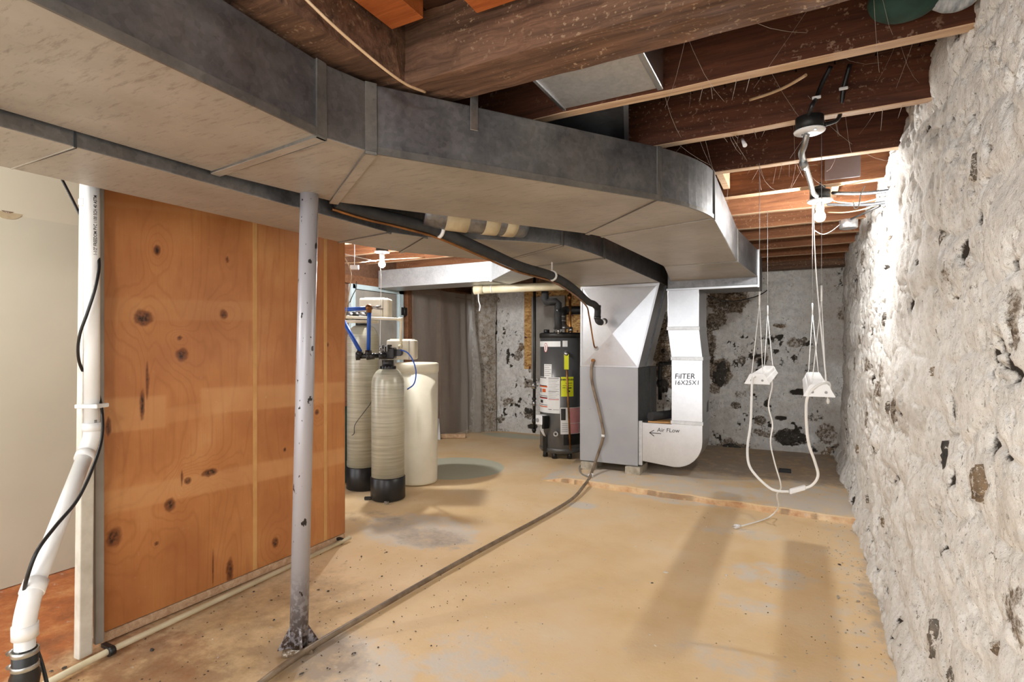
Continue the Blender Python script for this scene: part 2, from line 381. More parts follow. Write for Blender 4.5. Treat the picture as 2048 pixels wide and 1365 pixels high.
class MB:
    def __init__(self):
        self.v = []; self.f = []; self.s = []
    def add(self, vs, fs, smooth=False):
        k = len(self.v)
        self.v += [tuple(p) for p in vs]
        self.f += [tuple(i + k for i in f) for f in fs]
        self.s += [smooth] * len(fs)
        return self
    def box(self, lo, hi):
        x0, y0, z0 = lo; x1, y1, z1 = hi
        return self.hexa([(x0, y0, z0), (x1, y0, z0), (x1, y1, z0), (x0, y1, z0)], [(x0, y0, z1), (x1, y0, z1), (x1, y1, z1), (x0, y1, z1)])
    def hexa(self, bot, top):
        n = len(bot)
        fs = [tuple(reversed(range(n))), tuple(range(n, 2 * n))]
        fs += [(i, (i + 1) % n, n + (i + 1) % n, n + i) for i in range(n)]
        return self.add(list(bot) + list(top), fs)
    def obox(self, c, ax, ay, az):
        """oriented box: centre and three half-axis vectors"""
        c, ax, ay, az = map(Vector, (c, ax, ay, az))
        b = [c - ax - ay - az, c + ax - ay - az, c + ax + ay - az, c - ax + ay - az]
        t = [p + 2 * az for p in b]
        return self.hexa(b, t)
    def bar(self, p, q, w, h, up=(0, 0, 1)):
        p, q = Vector(p), Vector(q); d = (q - p)
        up = Vector(up); side = d.cross(up)
        if side.length < 1e-6: side = d.cross(Vector((1, 0, 0)))
        side.normalize(); u2 = side.cross(d).normalized()
        return self.obox((p + q) / 2, d / 2, side * (w / 2), u2 * (h / 2))
    def tube(self, pts, r, seg=10, caps=True, smooth=True):
        pts = [Vector(p) for p in pts]
        rs = r if isinstance(r, (list, tuple)) else [r] * len(pts)
        rings = []; prev = None
        for i, p in enumerate(pts):
            t = (pts[min(i + 1, len(pts) - 1)] - pts[max(i - 1, 0)])
            t.normalize()
            if prev is None:
                a = t.cross(Vector((0, 0, 1)))
                if a.length < 1e-3: a = t.cross(Vector((1, 0, 0)))
                a.normalize()
            else:
                a = prev - t * prev.dot(t)
                if a.length < 1e-6: a = t.orthogonal()
                a.normalize()
            prev = a; b = t.cross(a)
            rings.append([p + (a * math.cos(2 * math.pi * k / seg) + b * math.sin(2 * math.pi * k / seg)) * rs[i] for k in range(seg)])
        vs = [p for rg in rings for p in rg]; fs = []
        for i in range(len(pts) - 1):
            for k in range(seg):
                fs.append((i * seg + k, i * seg + (k + 1) % seg, (i + 1) * seg + (k + 1) % seg, (i + 1) * seg + k))
        self.add(vs, fs, smooth)
        if caps:
            self.add(rings[0], [tuple(reversed(range(seg)))]); self.add(rings[-1], [tuple(range(seg))])
        return self
    def lathe(self, c, prof, seg=32, smooth=True):
        """profile of (radius, z) about the vertical axis through c"""
        c = Vector(c); vs = []; fs = []
        for r, z in prof:
            vs += [c + Vector((r * math.cos(2 * math.pi * k / seg), r * math.sin(2 * math.pi * k / seg), z)) for k in range(seg)]
        for i in range(len(prof) - 1):
            for k in range(seg):
                fs.append((i * seg + k, i * seg + (k + 1) % seg, (i + 1) * seg + (k + 1) % seg, (i + 1) * seg + k))
        self.add(vs, fs, smooth)
        if prof[0][0] > 1e-4: self.add(vs[:seg], [tuple(reversed(range(seg)))])
        if prof[-1][0] > 1e-4: self.add(vs[-seg:], [tuple(range(seg))])
        return self
    def ball(self, c, r, seg=16, rings=10, sc=(1, 1, 1)):
        vs = []; fs = []
        for i in range(rings + 1):
            th = math.pi * i / rings
            for k in range(seg):
                ph = 2 * math.pi * k / seg
                vs.append((c[0] + r * sc[0] * math.sin(th) * math.cos(ph), c[1] + r * sc[1] * math.sin(th) * math.sin(ph), c[2] - r * sc[2] * math.cos(th)))
        for i in range(rings):
            for k in range(seg):
                fs.append((i * seg + k, i * seg + (k + 1) % seg, (i + 1) * seg + (k + 1) % seg, (i + 1) * seg + k))
        return self.add(vs, fs, True)
    def grid(self, P, smooth=True):
        """P: array (a, b, 3)"""
        a, b = P.shape[:2]
        i, j = np.meshgrid(np.arange(a - 1), np.arange(b - 1), indexing='ij')
        q = np.stack([i * b + j, (i + 1) * b + j, (i + 1) * b + j + 1, i * b + j + 1], -1).reshape(-1, 4)
        return self.add(P.reshape(-1, 3).tolist(), [tuple(x) for x in q.tolist()], smooth)
    def build(self, name, mat, parent=None, bevel=0.0, seg=2, at=None):
        o0 = org(parent) if parent is not None else (Vector(at) if at is not None else Vector((0, 0, 0)))
        me = bpy.data.meshes.new(name)
        me.from_pydata([(x - o0.x, y - o0.y, z - o0.z) for x, y, z in self.v], [], self.f)
        me.polygons.foreach_set('use_smooth', self.s)
        me.validate(); me.update()
        bm = bmesh.new(); bm.from_mesh(me); bmesh.ops.remove_doubles(bm, verts=bm.verts, dist=1e-5)
        bmesh.ops.recalc_face_normals(bm, faces=bm.faces); bm.to_mesh(me); bm.free()
        me.materials.append(M[mat] if isinstance(mat, str) else mat)
        o = bpy.data.objects.new(name, me); COL.objects.link(o)
        if parent is not None: o.parent = parent
        else: o.location = o0
        ORIGIN[o.name] = o0
        if bevel:
            md = o.modifiers.new('bevel', 'BEVEL'); md.width = bevel; md.segments = seg; md.limit_method = 'ANGLE'
            md.angle_limit = 0.6
        return o

def raw_grid(name, P, mat, attrs=None, parent=None, kind=None):
    """big displaced grid with point attributes, no vertex merging"""
    a, b = P.shape[:2]
    i, j = np.meshgrid(np.arange(a - 1), np.arange(b - 1), indexing='ij')
    q = np.stack([i * b + j, (i + 1) * b + j, (i + 1) * b + j + 1, i * b + j + 1], -1).reshape(-1, 4)
    me = bpy.data.meshes.new(name)
    o0 = org(parent)
    V = (P.reshape(-1, 3) - np.array(o0)).astype(np.float32)
    me.vertices.add(len(V)); me.vertices.foreach_set('co', V.ravel())
    me.loops.add(q.size); me.loops.foreach_set('vertex_index', q.ravel().astype(np.int32))
    me.polygons.add(len(q)); me.polygons.foreach_set('loop_start', np.arange(0, q.size, 4, dtype=np.int32))
    me.polygons.foreach_set('use_smooth', np.ones(len(q), dtype=bool))
    me.update(calc_edges=True); me.validate()
    for k, arr in (attrs or {}).items():
        at_ = me.attributes.new(k, 'FLOAT', 'POINT'); at_.data.foreach_set('value', arr.ravel().astype(np.float32))
    me.materials.append(M[mat])
    o = bpy.data.objects.new(name, me); COL.objects.link(o)
    if parent is not None: o.parent = parent
    ORIGIN[o.name] = o0
    if kind: o['kind'] = kind
    return o

def smooth_path(pts, n=6):
    """Catmull-Rom through the points"""
    pts = [Vector(p) for p in pts]; out = []
    P = [pts[0] * 2 - pts[1]] + pts + [pts[-1] * 2 - pts[-2]]
    for i in range(1, len(P) - 2):
        p0, p1, p2, p3 = P[i - 1], P[i], P[i + 1], P[i + 2]
        for k in range(n):
            t = k / n
            out.append(0.5 * ((2 * p1) + (p2 - p0) * t + (2 * p0 - 5 * p1 + 4 * p2 - p3) * t * t + (3 * p1 - p0 - 3 * p2 + p3) * t ** 3))
    out.append(pts[-1]); return out

_dg = None
def lettering(name, text, size, mat, parent, mapper, extrude=0.0, bold=0.0, align='LEFT'):
    """text as a mesh; mapper turns (x along, y up, h out) into a world point"""
    cu = bpy.data.curves.new('txt', 'FONT'); cu.body = text; cu.size = size; cu.align_x = align; cu.offset = bold
    cu.resolution_u = 3
    ob = bpy.data.objects.new('txt', cu); COL.objects.link(ob)
    bpy.context.view_layer.update()
    me = bpy.data.meshes.new_from_object(ob.evaluated_get(bpy.context.evaluated_depsgraph_get()))
    vs = [mapper(p.co.x, p.co.y, 0.0) for p in me.vertices]
    fs = [tuple(p.vertices) for p in me.polygons]
    bpy.data.objects.remove(ob, do_unlink=True); bpy.data.meshes.remove(me); bpy.data.curves.remove(cu)
    mb = MB(); mb.add(vs, fs)
    return mb.build(name, mat, parent)

def copy_tree(o, parent=None, delta=None):
    c = o.copy(); COL.objects.link(c); c.parent = parent
    if delta is not None: c.location = o.location + Vector(delta)
    ORIGIN[c.name] = (ORIGIN[o.name] + Vector(delta)) if delta is not None else org(parent)
    for ch in list(o.children): copy_tree(ch, c)
    return c

# ================================================================== SETTING
rng = random.Random(7)

# ---- floor
def ellm(X, Y, p, rx, ry, soft=0.35):
    d = np.sqrt(((X - p[0]) / rx) ** 2 + ((Y - p[1]) / ry) ** 2)
    return 1 - sstep(1 - soft, 1 + soft, d)
xs = np.linspace(-5.0, 0.75, 150); ys = np.linspace(-1.4, 7.6, 230)
X, Y = np.meshgrid(xs, ys, indexing='ij')
Z = (fbm(X * 2.2, Y * 2.2, 3, 4) - 0.5) * 0.012
Z -= Z.max()
grey = 0.45 * sstep(-0.25, 0.35, X) + 0.45 * sstep(4.7, 5.2, Y) * sstep(-2.6, -2.2, X)
for (u, v, rx, ry, w) in ((1450, 1320, .25, .12, .5), (840, 1060, .5, .35, .75), (1165, 1010, .12, .1, .9), (930, 1330, .2, .16, .7), (1540, 1150, .25, .2, .6),
                          (700, 1320, .35, .2, .7), (1350, 1000, .5, .12, .6), (960, 1300, .3, .2, .45), (1500, 1210, .2, .1, .5), (1480, 1065, .35, .12, .5)):
    p = at_z(u, v, 0); grey = np.maximum(grey, w * ellm(X, Y, p, rx, ry))
rust = sstep(-2.5, -2.95, X) * sstep(2.2, 1.5, Y) * 1.0
rust = np.maximum(rust, 0.55 * ellm(X, Y, at_z(240, 1340, 0), .5, .35))
teal = ellm(X, Y, at_z(912, 935, 0), .52, .52, 0.08)
teal = np.maximum(teal, 0.7 * ellm(X, Y, at_z(1030, 872, 0), .6, .22))
dirt = 0.62 * ellm(X, Y, at_z(420, 1250, 0), .75, .8, .6)
for (u, v, rx, ry, w) in ((600, 1310, .35, .22, .8), (330, 1340, .45, .28, .75), (860, 1075, .35, .2, .6), (760, 1035, .4, .2, .45), (1690, 1010, .12, .5, .6), (1760, 1200, .1, .7, .55)):
    p = at_z(u, v, 0); dirt = np.maximum(dirt, w * ellm(X, Y, p, rx, ry, .6))
floor = raw_grid('floor', np.stack([X, Y, Z], -1), 'floor', {'grey': grey, 'rust': rust, 'teal': teal, 'dirt': dirt}, kind='structure')
floor['label'] = 'worn ochre painted concrete basement floor'
# raised concrete pad under the furnace, its broken front edge still ochre
xs = np.linspace(-2.3, 0.75, 110); ys = np.linspace(0, 1, 60)
X, T = np.meshgrid(xs, ys, indexing='ij')
edge = 4.80 - 0.045 * (X + 2.2) + (fbm(X * 5, X * 0 + 2, 5, 4) - .5) * 0.07
Yp = edge + T ** 1.5 * (7.6 - edge)
prof = sstep(0, 0.022, T) * sstep(-2.3, -1.9, X)
Z = -0.008 + prof * 0.05 + (fbm(X * 3, Yp * 3, 8) - .5) * 0.01 * prof
g = 0.62 * sstep(0.03, 0.06, T) * (0.5 + fbm(X * 3, Yp * 3, 12)); d = 0.6 * sstep(0.5, 0.9, T) * sstep(.35, .6, fbm(X * 2, Yp * 2, 31)) + .9 * sstep(.55, .7, fbm(X * 9, Yp * 9, 33)) * (T < .02)
d = np.maximum(d, 0.75 * sstep(5.4, 5.8, Yp))
pad = raw_grid('floor_pad', np.stack([X, Yp, Z], -1), 'floor', {'grey': g, 'rust': 0.45 * (T < .03) * 1.0, 'teal': X * 0, 'dirt': d}, kind='structure')
pad['label'] = 'low raised concrete pad with a broken ochre edge'

# ---- rough whitewashed rubble walls
def wall_field(A, B, seed, pits=1.0):
    """height h (m, towards the room) and masks over wall coordinates A (along), B (up)"""
    wa = A + 0.10 * (fbm(A * 3, B * 3, seed + 1) - .5); wb = B + 0.10 * (fbm(A * 3, B * 3, seed + 2) - .5)
    f1, f2, idv = voro(wa * 3.4, wb * 4.6, seed)
    joint = 1 - sstep(0.0, 0.16, f2 - f1)
    h = 0.022 * (1 - sstep(0.0, 0.75, f1)) * (0.3 + idv) - 0.008 * joint
    h += 0.05 * (fbm(A * 1.6, B * 1.6, seed + 3, 3) - .5)
    h += 0.024 * (fbm(A * 8, B * 7, seed + 4, 4) - .5) + 0.012 * (fbm(A * 30, B * 30, seed + 6, 4) - .5)
    cl = sstep(.40, .62, fbm(A * 2.4, B * 2.4, seed + 7, 3))
    p1 = sstep(.625, .69, fbm(A * 15, B * 12, seed + 8, 4)) * (0.35 + 0.65 * cl)
    p2 = sstep(.66, .70, fbm(A * 40, B * 30, seed + 9, 3)) * cl
    crack = sstep(.022, .006, np.abs(fbm(A * 6, B * 6, seed + 10, 4) - .5)) * joint * cl
    pit = np.clip(pits * (p1 + 0.8 * p2 + 0.7 * crack), 0, 1)
    st = (idv > .80) * sstep(.42, .25, f1 + 0.35 * (fbm(A * 12, B * 12, seed + 11) - .5)) * sstep(.38, .5, fbm(A * 1.7, B * 1.7, seed + 12))
    h = h - 0.022 * pit - 0.012 * st
    return h, pit, st * 0.75

def stretch_axis(lo, hi, d0, d1):
    out = [lo]; 
    while out[-1] < hi:
        out.append(out[-1] + d0 + (d1 - d0) * (out[-1] - lo) / (hi - lo))
    out[-1] = hi
    return np.array(out)

WALL_X = 0.40
def wall_x(y, z):
    return WALL_X + 0.055 * (z / 2.3)
ys = np.concatenate([np.linspace(-1.2, 1.05, 60), stretch_axis(1.06, 7.45, 0.0075, 0.019)])
zs = np.concatenate([np.linspace(-0.06, 2.5, 262)])
A, B = np.meshgrid(ys, zs, indexing='ij')
h, pit, st = wall_field(A, B, 40)
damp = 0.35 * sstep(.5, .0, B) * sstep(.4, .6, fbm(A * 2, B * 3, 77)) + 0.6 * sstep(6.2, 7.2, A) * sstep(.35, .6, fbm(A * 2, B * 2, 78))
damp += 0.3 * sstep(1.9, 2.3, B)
foot = 0.05 * sstep(.25, 0, B)
PR = np.stack([wall_x(A, B) - h - foot, A, B], -1)
wall_right = raw_grid('wall_right', PR, 'rubble', {'pit': pit, 'stone': st, 'damp': damp}, kind='structure')
wall_right['label'] = 'long whitewashed rubble wall with flaking lime'

WALL_Y = 7.22
xs = np.linspace(-4.75, 0.62, 330); zs = np.linspace(-0.06, 2.5, 160)
A, B = np.meshgrid(xs, zs, indexing='ij')
h, pit, st = wall_field(A, B, 90, 0.9)
damp = 0.8 * sstep(-0.15, .35, A) * sstep(.35, .55, fbm(A * 3, B * 3, 55)) + 0.4 * sstep(.25, .0, B)
damp += 0.5 * sstep(-4.0, -4.3, A)
def on_back(u, v): 
    p = at_y(u, v, WALL_Y - 0.03); return (p.x, p.z)
for (u, v, rx, rz, wp, ws) in ((1440, 748, .15, .20, .4, 1), (1580, 877, .19, .11, .75, .8), (1603, 786, .16, .045, 1, 0), (1465, 897, .22, .08, .3, .8), (1526, 722, .05, .055, 1, 0),
                               (1562, 838, .08, .035, 1, 0), (1520, 842, .08, .06, 0, 1), (1455, 600, .30, .20, .2, 1), (1430, 640, .16, .10, .2, .8), (1482, 720, .07, .06, .3, .6),
                               (1055, 830, .10, .09, .6, .8), (1062, 855, .10, .05, .9, .4), (1480, 790, .09, .06, .4, .5), (1470, 812, .07, .05, .3, .7), (1630, 838, .12, .05, .5, .5), (1655, 870, .12, .15, .2, .7), (1000, 870, .15, .12, .2, .5), (1336, 700, .25, .6, .35, .9), (1400, 690, .2, .5, .35, .9)):
    c = on_back(u, v); wob = 0.5 * (fbm(A * 14, B * 14, 61) - .5)
    e = 1 - sstep(.75, 1.05, np.sqrt(((A - c[0]) / rx) ** 2 + ((B - c[1]) / rz) ** 2) + wob)
    pit = np.maximum(pit, wp * e); st = np.maximum(st, ws * e); h = h - 0.02 * wp * e
PB = np.stack([A, WALL_Y - h + 0.02, B], -1)
wall_back = raw_grid('wall_back', PB, 'rubble_back', {'pit': pit, 'stone': st, 'damp': np.clip(damp, 0, 1)}, kind='structure')
wall_back['label'] = 'whitewashed rubble end wall with bare dark stones'

def wall_stone(parent, c, normal, rx, rz, mat, seed, depth=0.03):
    """one bare stone standing a little proud of the lime"""
    r = random.Random(seed); n = Vector(normal); a = n.cross(Vector((0, 0, 1))).normalized(); b = Vector((0, 0, 1))
    vs = []; fs = []; seg = 22
    k1, k2, k3 = (r.uniform(0, 6.3) for _ in range(3))
    rad = [1 + .22 * math.sin(t_ * 2 + k1) * .8 + .16 * math.sin(t_ * 3 + k2) + .10 * math.sin(t_ * 7 + k3) + r.uniform(-.07, .07) for t_ in (2 * math.pi * i / seg for i in range(seg))]
    for k, (s, dd) in enumerate(((1.0, -0.02), (0.9, depth * 0.7), (0.55, depth))):
        for i in range(seg):
            t = 2 * math.pi * i / seg
            vs.append(Vector(c) + a * (rx * s * rad[i] * math.cos(t)) + b * (rz * s * rad[i] * math.sin(t)) + n * (dd + r.uniform(-.006, .006)))
    vs.append(Vector(c) + n * depth * 1.05)
    for k in range(2):
        for i in range(seg):
            fs.append((k * seg + i, k * seg + (i + 1) % seg, (k + 1) * seg + (i + 1) % seg, (k + 1) * seg + i))
    for i in range(seg): fs.append((2 * seg + i, 2 * seg + (i + 1) % seg, 3 * seg))
    mb = MB(); mb.add(vs, fs, True); return mb.build('stone', mat, parent)
def surf_back(u, v):
    p = at_y(u, v, WALL_Y); i = int(np.clip(round((p.x + 4.75) / 5.37 * 329), 0, 329)); j = int(np.clip(round((p.z + .06) / 2.56 * 159), 0, 159))
    return Vector((p.x, PB[i, j, 1], p.z))
for k, (u, v, rx, rz, m) in enumerate(((1440, 750, .10, .15, 'stone_dark'), (1581, 877, .15, .085, 'stone_dark'), (1466, 897, .16, .05, 'stone_dark'), (1521, 842, .06, .05, 'stone'),
        (1443, 612, .10, .08, 'stone'), (1470, 595, .11, .06, 'stone_brown'), (1425, 655, .08, .06, 'stone'), (1484, 722, .05, .045, 'stone'), (1056, 822, .06, .05, 'stone_dark'),
        (1560, 652, .07, .03, 'stone_brown'), (1605, 683, .05, .045, 'stone'), (1470, 812, .05, .035, 'stone'), (1042, 695, .055, .055, 'stone_brown'), (1000, 840, .08, .05, 'stone'),
        (1335, 690, .12, .09, 'stone_brown'), (1328, 640, .10, .08, 'stone'), (1325, 770, .07, .10, 'stone_dark'), (1340, 745, .09, .06, 'stone_brown'), (1650, 905, .10, .06, 'stone_brown'))):
    wall_stone(wall_back, surf_back(u, v), (0, -1, 0), rx, rz, m, 300 + k)
def surf_right(y, z):
    i = int(np.argmin(np.abs(PR[:, 0, 1] - y))); j = int(np.argmin(np.abs(PR[0, :, 2] - z)))
    return Vector(PR[i, j])
for k, (u, v, ry, rz, m) in enumerate(((1968, 968, .05, .075, 'stone_brown'), (1885, 1285, .05, .09, 'stone'), (1930, 1140, .03, .03, 'stone_brown'), (1982, 798, .025, .025, 'stone'),
        (1895, 915, .03, .07, 'stone_dark'), (1780, 1045, .05, .04, 'stone_brown'), (1788, 1140, .08, .05, 'stone'), (1862, 740, .03, .02, 'stone_brown'), (1920, 1365, .06, .05, 'stone'),
        (1995, 1300, .025, .02, 'stone_brown'), (1745, 1000, .05, .04, 'stone'), (1775, 815, .05, .05, 'stone'), (1720, 900, .07, .06, 'stone_brown'), (1870, 470, .05, .05, 'stone'), (1945, 340, .03, .05, 'stone'), (1760, 640, .05, .05, 'stone'))):
    p = at_x(u, v, WALL_X + 0.02); s = surf_right(p.y, p.z)
    wall_stone(wall_right, s, (-1, 0, 0), ry * .75, rz * .75, m, 400 + k, 0.010)

# ---- ceiling: subfloor slab, planks, joists, old beams
ceiling = MB().box((-5.0, -1.4, 2.515), (0.75, 7.5, 2.56)).build('ceiling', 'subfloor')
ceiling['kind'] = 'structure'; ceiling['label'] = 'open basement ceiling of dark boards on joists'
x = -5.0; pl = None
while x < 0.7:
    w = 0.138
    if pl is None:
        pl = MB().box((-w / 2, -1.4, 2.49), (w / 2, 7.5, 2.514)).build('plank', 'subfloor', ceiling, 0.003, 1); pl.location.x = x + w / 2; first = pl
    else:
        c = first.copy(); COL.objects.link(c); c.parent = ceiling; c.location = (x + w / 2, 0, rng.uniform(-.003, 0.0))
    x += 0.1425
JOIST_Z = 2.28
def joist(y, x0, x1, mat, z0=JOIST_Z, w=0.05, z1=2.49, jit=0.0):
    r = random.Random(int(y * 100))
    n = 24; vs = []; fs = []
    for i in range(n + 1):
        xx = x0 + (x1 - x0) * i / n; e = r.uniform(-.004, .004); f = r.uniform(-.004, .004)
        vs += [(xx, y - w / 2 + f, z0 + e), (xx, y + w / 2 + f, z0 + e * .6), (xx, y + w / 2 + f * .4, z1), (xx, y - w / 2 + f * .4, z1)]
    for i in range(n):
        a = i * 4; b = a + 4
        fs += [(a, a + 1, b + 1, b), (a + 1, a + 2, b + 2, b + 1), (a + 2, a + 3, b + 3, b + 2), (a + 3, a, b, b + 3)]
    fs += [(3, 2, 1, 0), (n * 4, n * 4 + 1, n * 4 + 2, n * 4 + 3)]
    o = MB().add(vs, fs).build('joist', mat, ceiling, 0.003, 1)
    o.data.materials.append(M['joist_pale'])           # the sawn underside was never stained
    for p in o.data.polygons:
        if p.normal.z < -0.7: p.material_index = 1
    return o
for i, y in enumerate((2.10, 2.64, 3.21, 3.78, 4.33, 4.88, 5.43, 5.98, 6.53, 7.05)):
    joist(y, -4.9, 0.47, 'joist' if i < 3 else 'joist_lit', w=0.052 if i != 3 else 0.07)  # joists from the bulb onward get lighter wood, its glow painted in
for y in (-0.9, -0.3, 0.3, 0.9):
    joist(y, -1.24, 0.47, 'joist'); joist(y, -4.9, -1.46, 'joist')
def rough_beam(p0, p1, w, z0, z1, name, mat, seed):
    """hewn timber between two plan points (centre line)"""
    p0 = Vector(p0); p1 = Vector(p1); d = (p1 - p0); L = d.length; d.normalize(); s = Vector((-d.y, d.x))
    n = max(30, int(L / 0.03)); cs = [(-.5, 0), (-.25, -.004), (0, .003), (.25, -.003), (.5, 0), (.5, .33), (.5, .66), (.5, 1), (-.5, 1), (-.5, .66), (-.5, .33)]
    P = np.zeros((n + 1, len(cs) + 1, 3))
    for i in range(n + 1):
        q = p0 + d * (L * i / n)
        for k in range(len(cs) + 1):
            a, b = cs[k % len(cs)]; kk = k % len(cs)
            e = (vnoise(np.array([i * .35]), np.array([kk * 1.3]), seed)[0] - .5) * 0.018
            P[i, k] = (q.x + s.x * (a * w + e), q.y + s.y * (a * w + e), z0 + b * (z1 - z0) + e * .7)
    mb = MB(); mb.grid(P, False)
    mb.add([tuple(P[0, k]) for k in range(len(cs))], [tuple(range(len(cs)))]); mb.add([tuple(P[n, k]) for k in range(len(cs))], [tuple(reversed(range(len(cs))))])
    return mb.build(name, mat, ceiling)
rough_beam((-1.25, 1.62), (0.50, 1.62), 0.19, 2.25, 2.49, 'timber_beam', 'beam', 21)
n_ = rough_beam((-1.36, -1.3), (-1.36, 1.72), 0.22, 2.25, 2.49, 'timber_beam', 'beam', 22)
MB().box((-1.235, 1.00, 2.40), (-1.10, 1.44, 2.488)).build('blocking', 'newwood', ceiling, 0.003, 1)
MB().box((-0.93, 1.20, 2.40), (-0.60, 1.50, 2.488)).build('blocking', 'newwood', ceiling, 0.003, 1)
MB().box((-4.9, 6.98, 2.20), (0.5, 7.16, 2.28)).build('sill_beam', 'beam', ceiling, 0.004, 1)
# bridging pieces nailed between far joists
for (xx, y0, y1) in ((0.2, 3.81, 4.31), (-0.42, 3.25, 3.75)):
    MB().box((xx - .02, y0, 2.33), (xx + .02, y1, 2.47)).build('bridging', 'joist_pale', ceiling, 0.002, 1)

# ---- plastic-covered partition on the left, its door, posts
PX = -4.52
wl = MB().box((PX - 0.1, 2.6, -0.03), (PX - 0.04, 7.3, 2.5)).build('wall_left', 'brownpanel'); wl['kind'] = 'structure'
wl['label'] = 'brown board partition behind plastic sheeting'
def px_y(u, x=PX): return at_x(u, 690, x).y
for (u0, u1) in ((812, 829), (878, 908)):
    MB().box((PX - 0.04, px_y(u0), -0.01), (PX + 0.03, px_y(u1), 2.28)).build('post', 'brownpost', wl, 0.004, 1)
MB().box((PX - 0.04, 2.6, 2.02), (PX + 0.02, 7.2, 2.12)).build('top_plate', 'brownpost', wl, 0.004, 1)
dr = MB().box((PX - 0.04, px_y(712), 0.0), (PX - 0.005, px_y(794), 1.96)).build('door_1', 'doorgrey', None, 0.004, 1); dr['kind'] = 'structure'
dr['label'] = 'dull grey door in the brown partition'
MB().box((PX - 0.04, px_y(797), 0.0), (PX + 0.012, px_y(806), 2.02)).build('door_frame', 'paleblue', dr, 0.003, 1)
MB().box((PX - 0.04, px_y(704), 1.965), (PX + 0.012, px_y(806), 2.03)).build('door_frame', 'paleblue', dr, 0.003, 1)
MB().box((PX - 0.04, px_y(702), 0.0), (PX + 0.012, px_y(710), 2.02)).build('door_frame', 'paleblue', dr, 0.003, 1)
hy = px_y(806)
hg = MB().box((PX + .012, hy - .05, 1.70), (PX + .022, hy + .06, 1.80)).tube([(PX + .026, hy, 1.69), (PX + .026, hy, 1.81)], .008, 8).build('hinge', 'darksteel', dr)
# hanging plastic sheet
a = np.linspace(px_y(815), 6.98, 130); b = np.linspace(0.0, 2.08, 30)
A, B = np.meshgrid(a, b, indexing='ij')
wr = 0.035 * (fbm(A * 4, B * 0.6, 5, 3) - .5) + 0.006 * np.sin(A * 17 + 1.5 * B)
flare = sstep(6.65, 7.0, A) * (0.10 + .12 * sstep(1.9, 0.6, B)) * (0.8 + .5 * np.sin(A * 42))
P = np.stack([PX + 0.07 + wr + flare, A, B], -1)
ps = raw_grid('plastic_sheet', P, 'plastic'); tag(ps, 'crumpled translucent plastic sheet hanging over brown partition', 'plastic sheet')
# rough masonry end beside the sheet
bk = np.linspace(0, 1, 40); zz_ = np.linspace(-0.02, 2.45, 90)
A, B = np.meshgrid(bk, zz_, indexing='ij')
ang = A * 1.0
hh = 0.10 * (fbm(A * 4, B * 3, 17) - .5) + 0.03 * (fbm(A * 14, B * 12, 19) - .5)
P = np.stack([-4.45 + A * 0.34 + 0 * B, 7.02 + hh + 0.16 * A ** 3, B], -1)
mp_ = raw_grid('wall_pier', P, 'rubble_back', {'pit': 0.55 * sstep(.55, .66, fbm(A * 5, B * 6, 13)), 'stone': 0.22 + .3 * sstep(.4, .6, fbm(A * 3, B * 3, 15)), 'damp': 0 * A + 1.3}, kind='structure')
mp_['label'] = 'rough dark masonry pier in the corner'

# ---- cream wall behind the discharge pipe
cw = MB()
CWX = -3.80
cw.add([(CWX, -1.3, 0.0), (CWX, 2.62, 0.0), (CWX, 2.62, 2.03), (CWX, -1.3, 2.03), (CWX + 0.10, -1.3, 2.30), (CWX + 0.10, 2.62, 2.30), (CWX - .05, -1.3, 0), (CWX - .05, 2.62, 0), (CWX - .05, 2.62, 2.3), (CWX - .05, -1.3, 2.3)],
       [(0, 1, 2, 3), (3, 2, 5, 4), (6, 7, 1, 0), (7, 8, 5, 2, 1), (9, 6, 0, 3, 4), (8, 9, 4, 5), (7, 6, 9, 8)])
cwo = cw.build('wall_inner', 'whitecoat'); cwo['kind'] = 'structure'; cwo['label'] = 'smooth cream coated wall with a round stain'
p = at_x(15, 411, CWX + .004)
st_ = MB()
for r, m in ((0.075, 'tape'), (0.042, 'stone_brown'), (0.018, 'rubber')):
    mb = MB(); mb.tube([(CWX + .0005, p.y, p.z), (CWX + .004 + (0.08 - r) * .05, p.y, p.z)], r, 24)
    mb.build('wall_plug' if r > .07 else 'plug_ring', m, cwo)
# pale framing seen above the cream wall
MB().bar(at_depth(-60, 402, 2.9), at_depth(84, 356, 3.1), 0.05, 0.05).build('brace', 'joist_pale', ceiling, 0.003, 1)
MB().bar(at_depth(-30, 372, 3.2), at_depth(50, 352, 3.25), 0.04, 0.09).build('brace', 'pvc_dull', ceiling, 0.003, 1)

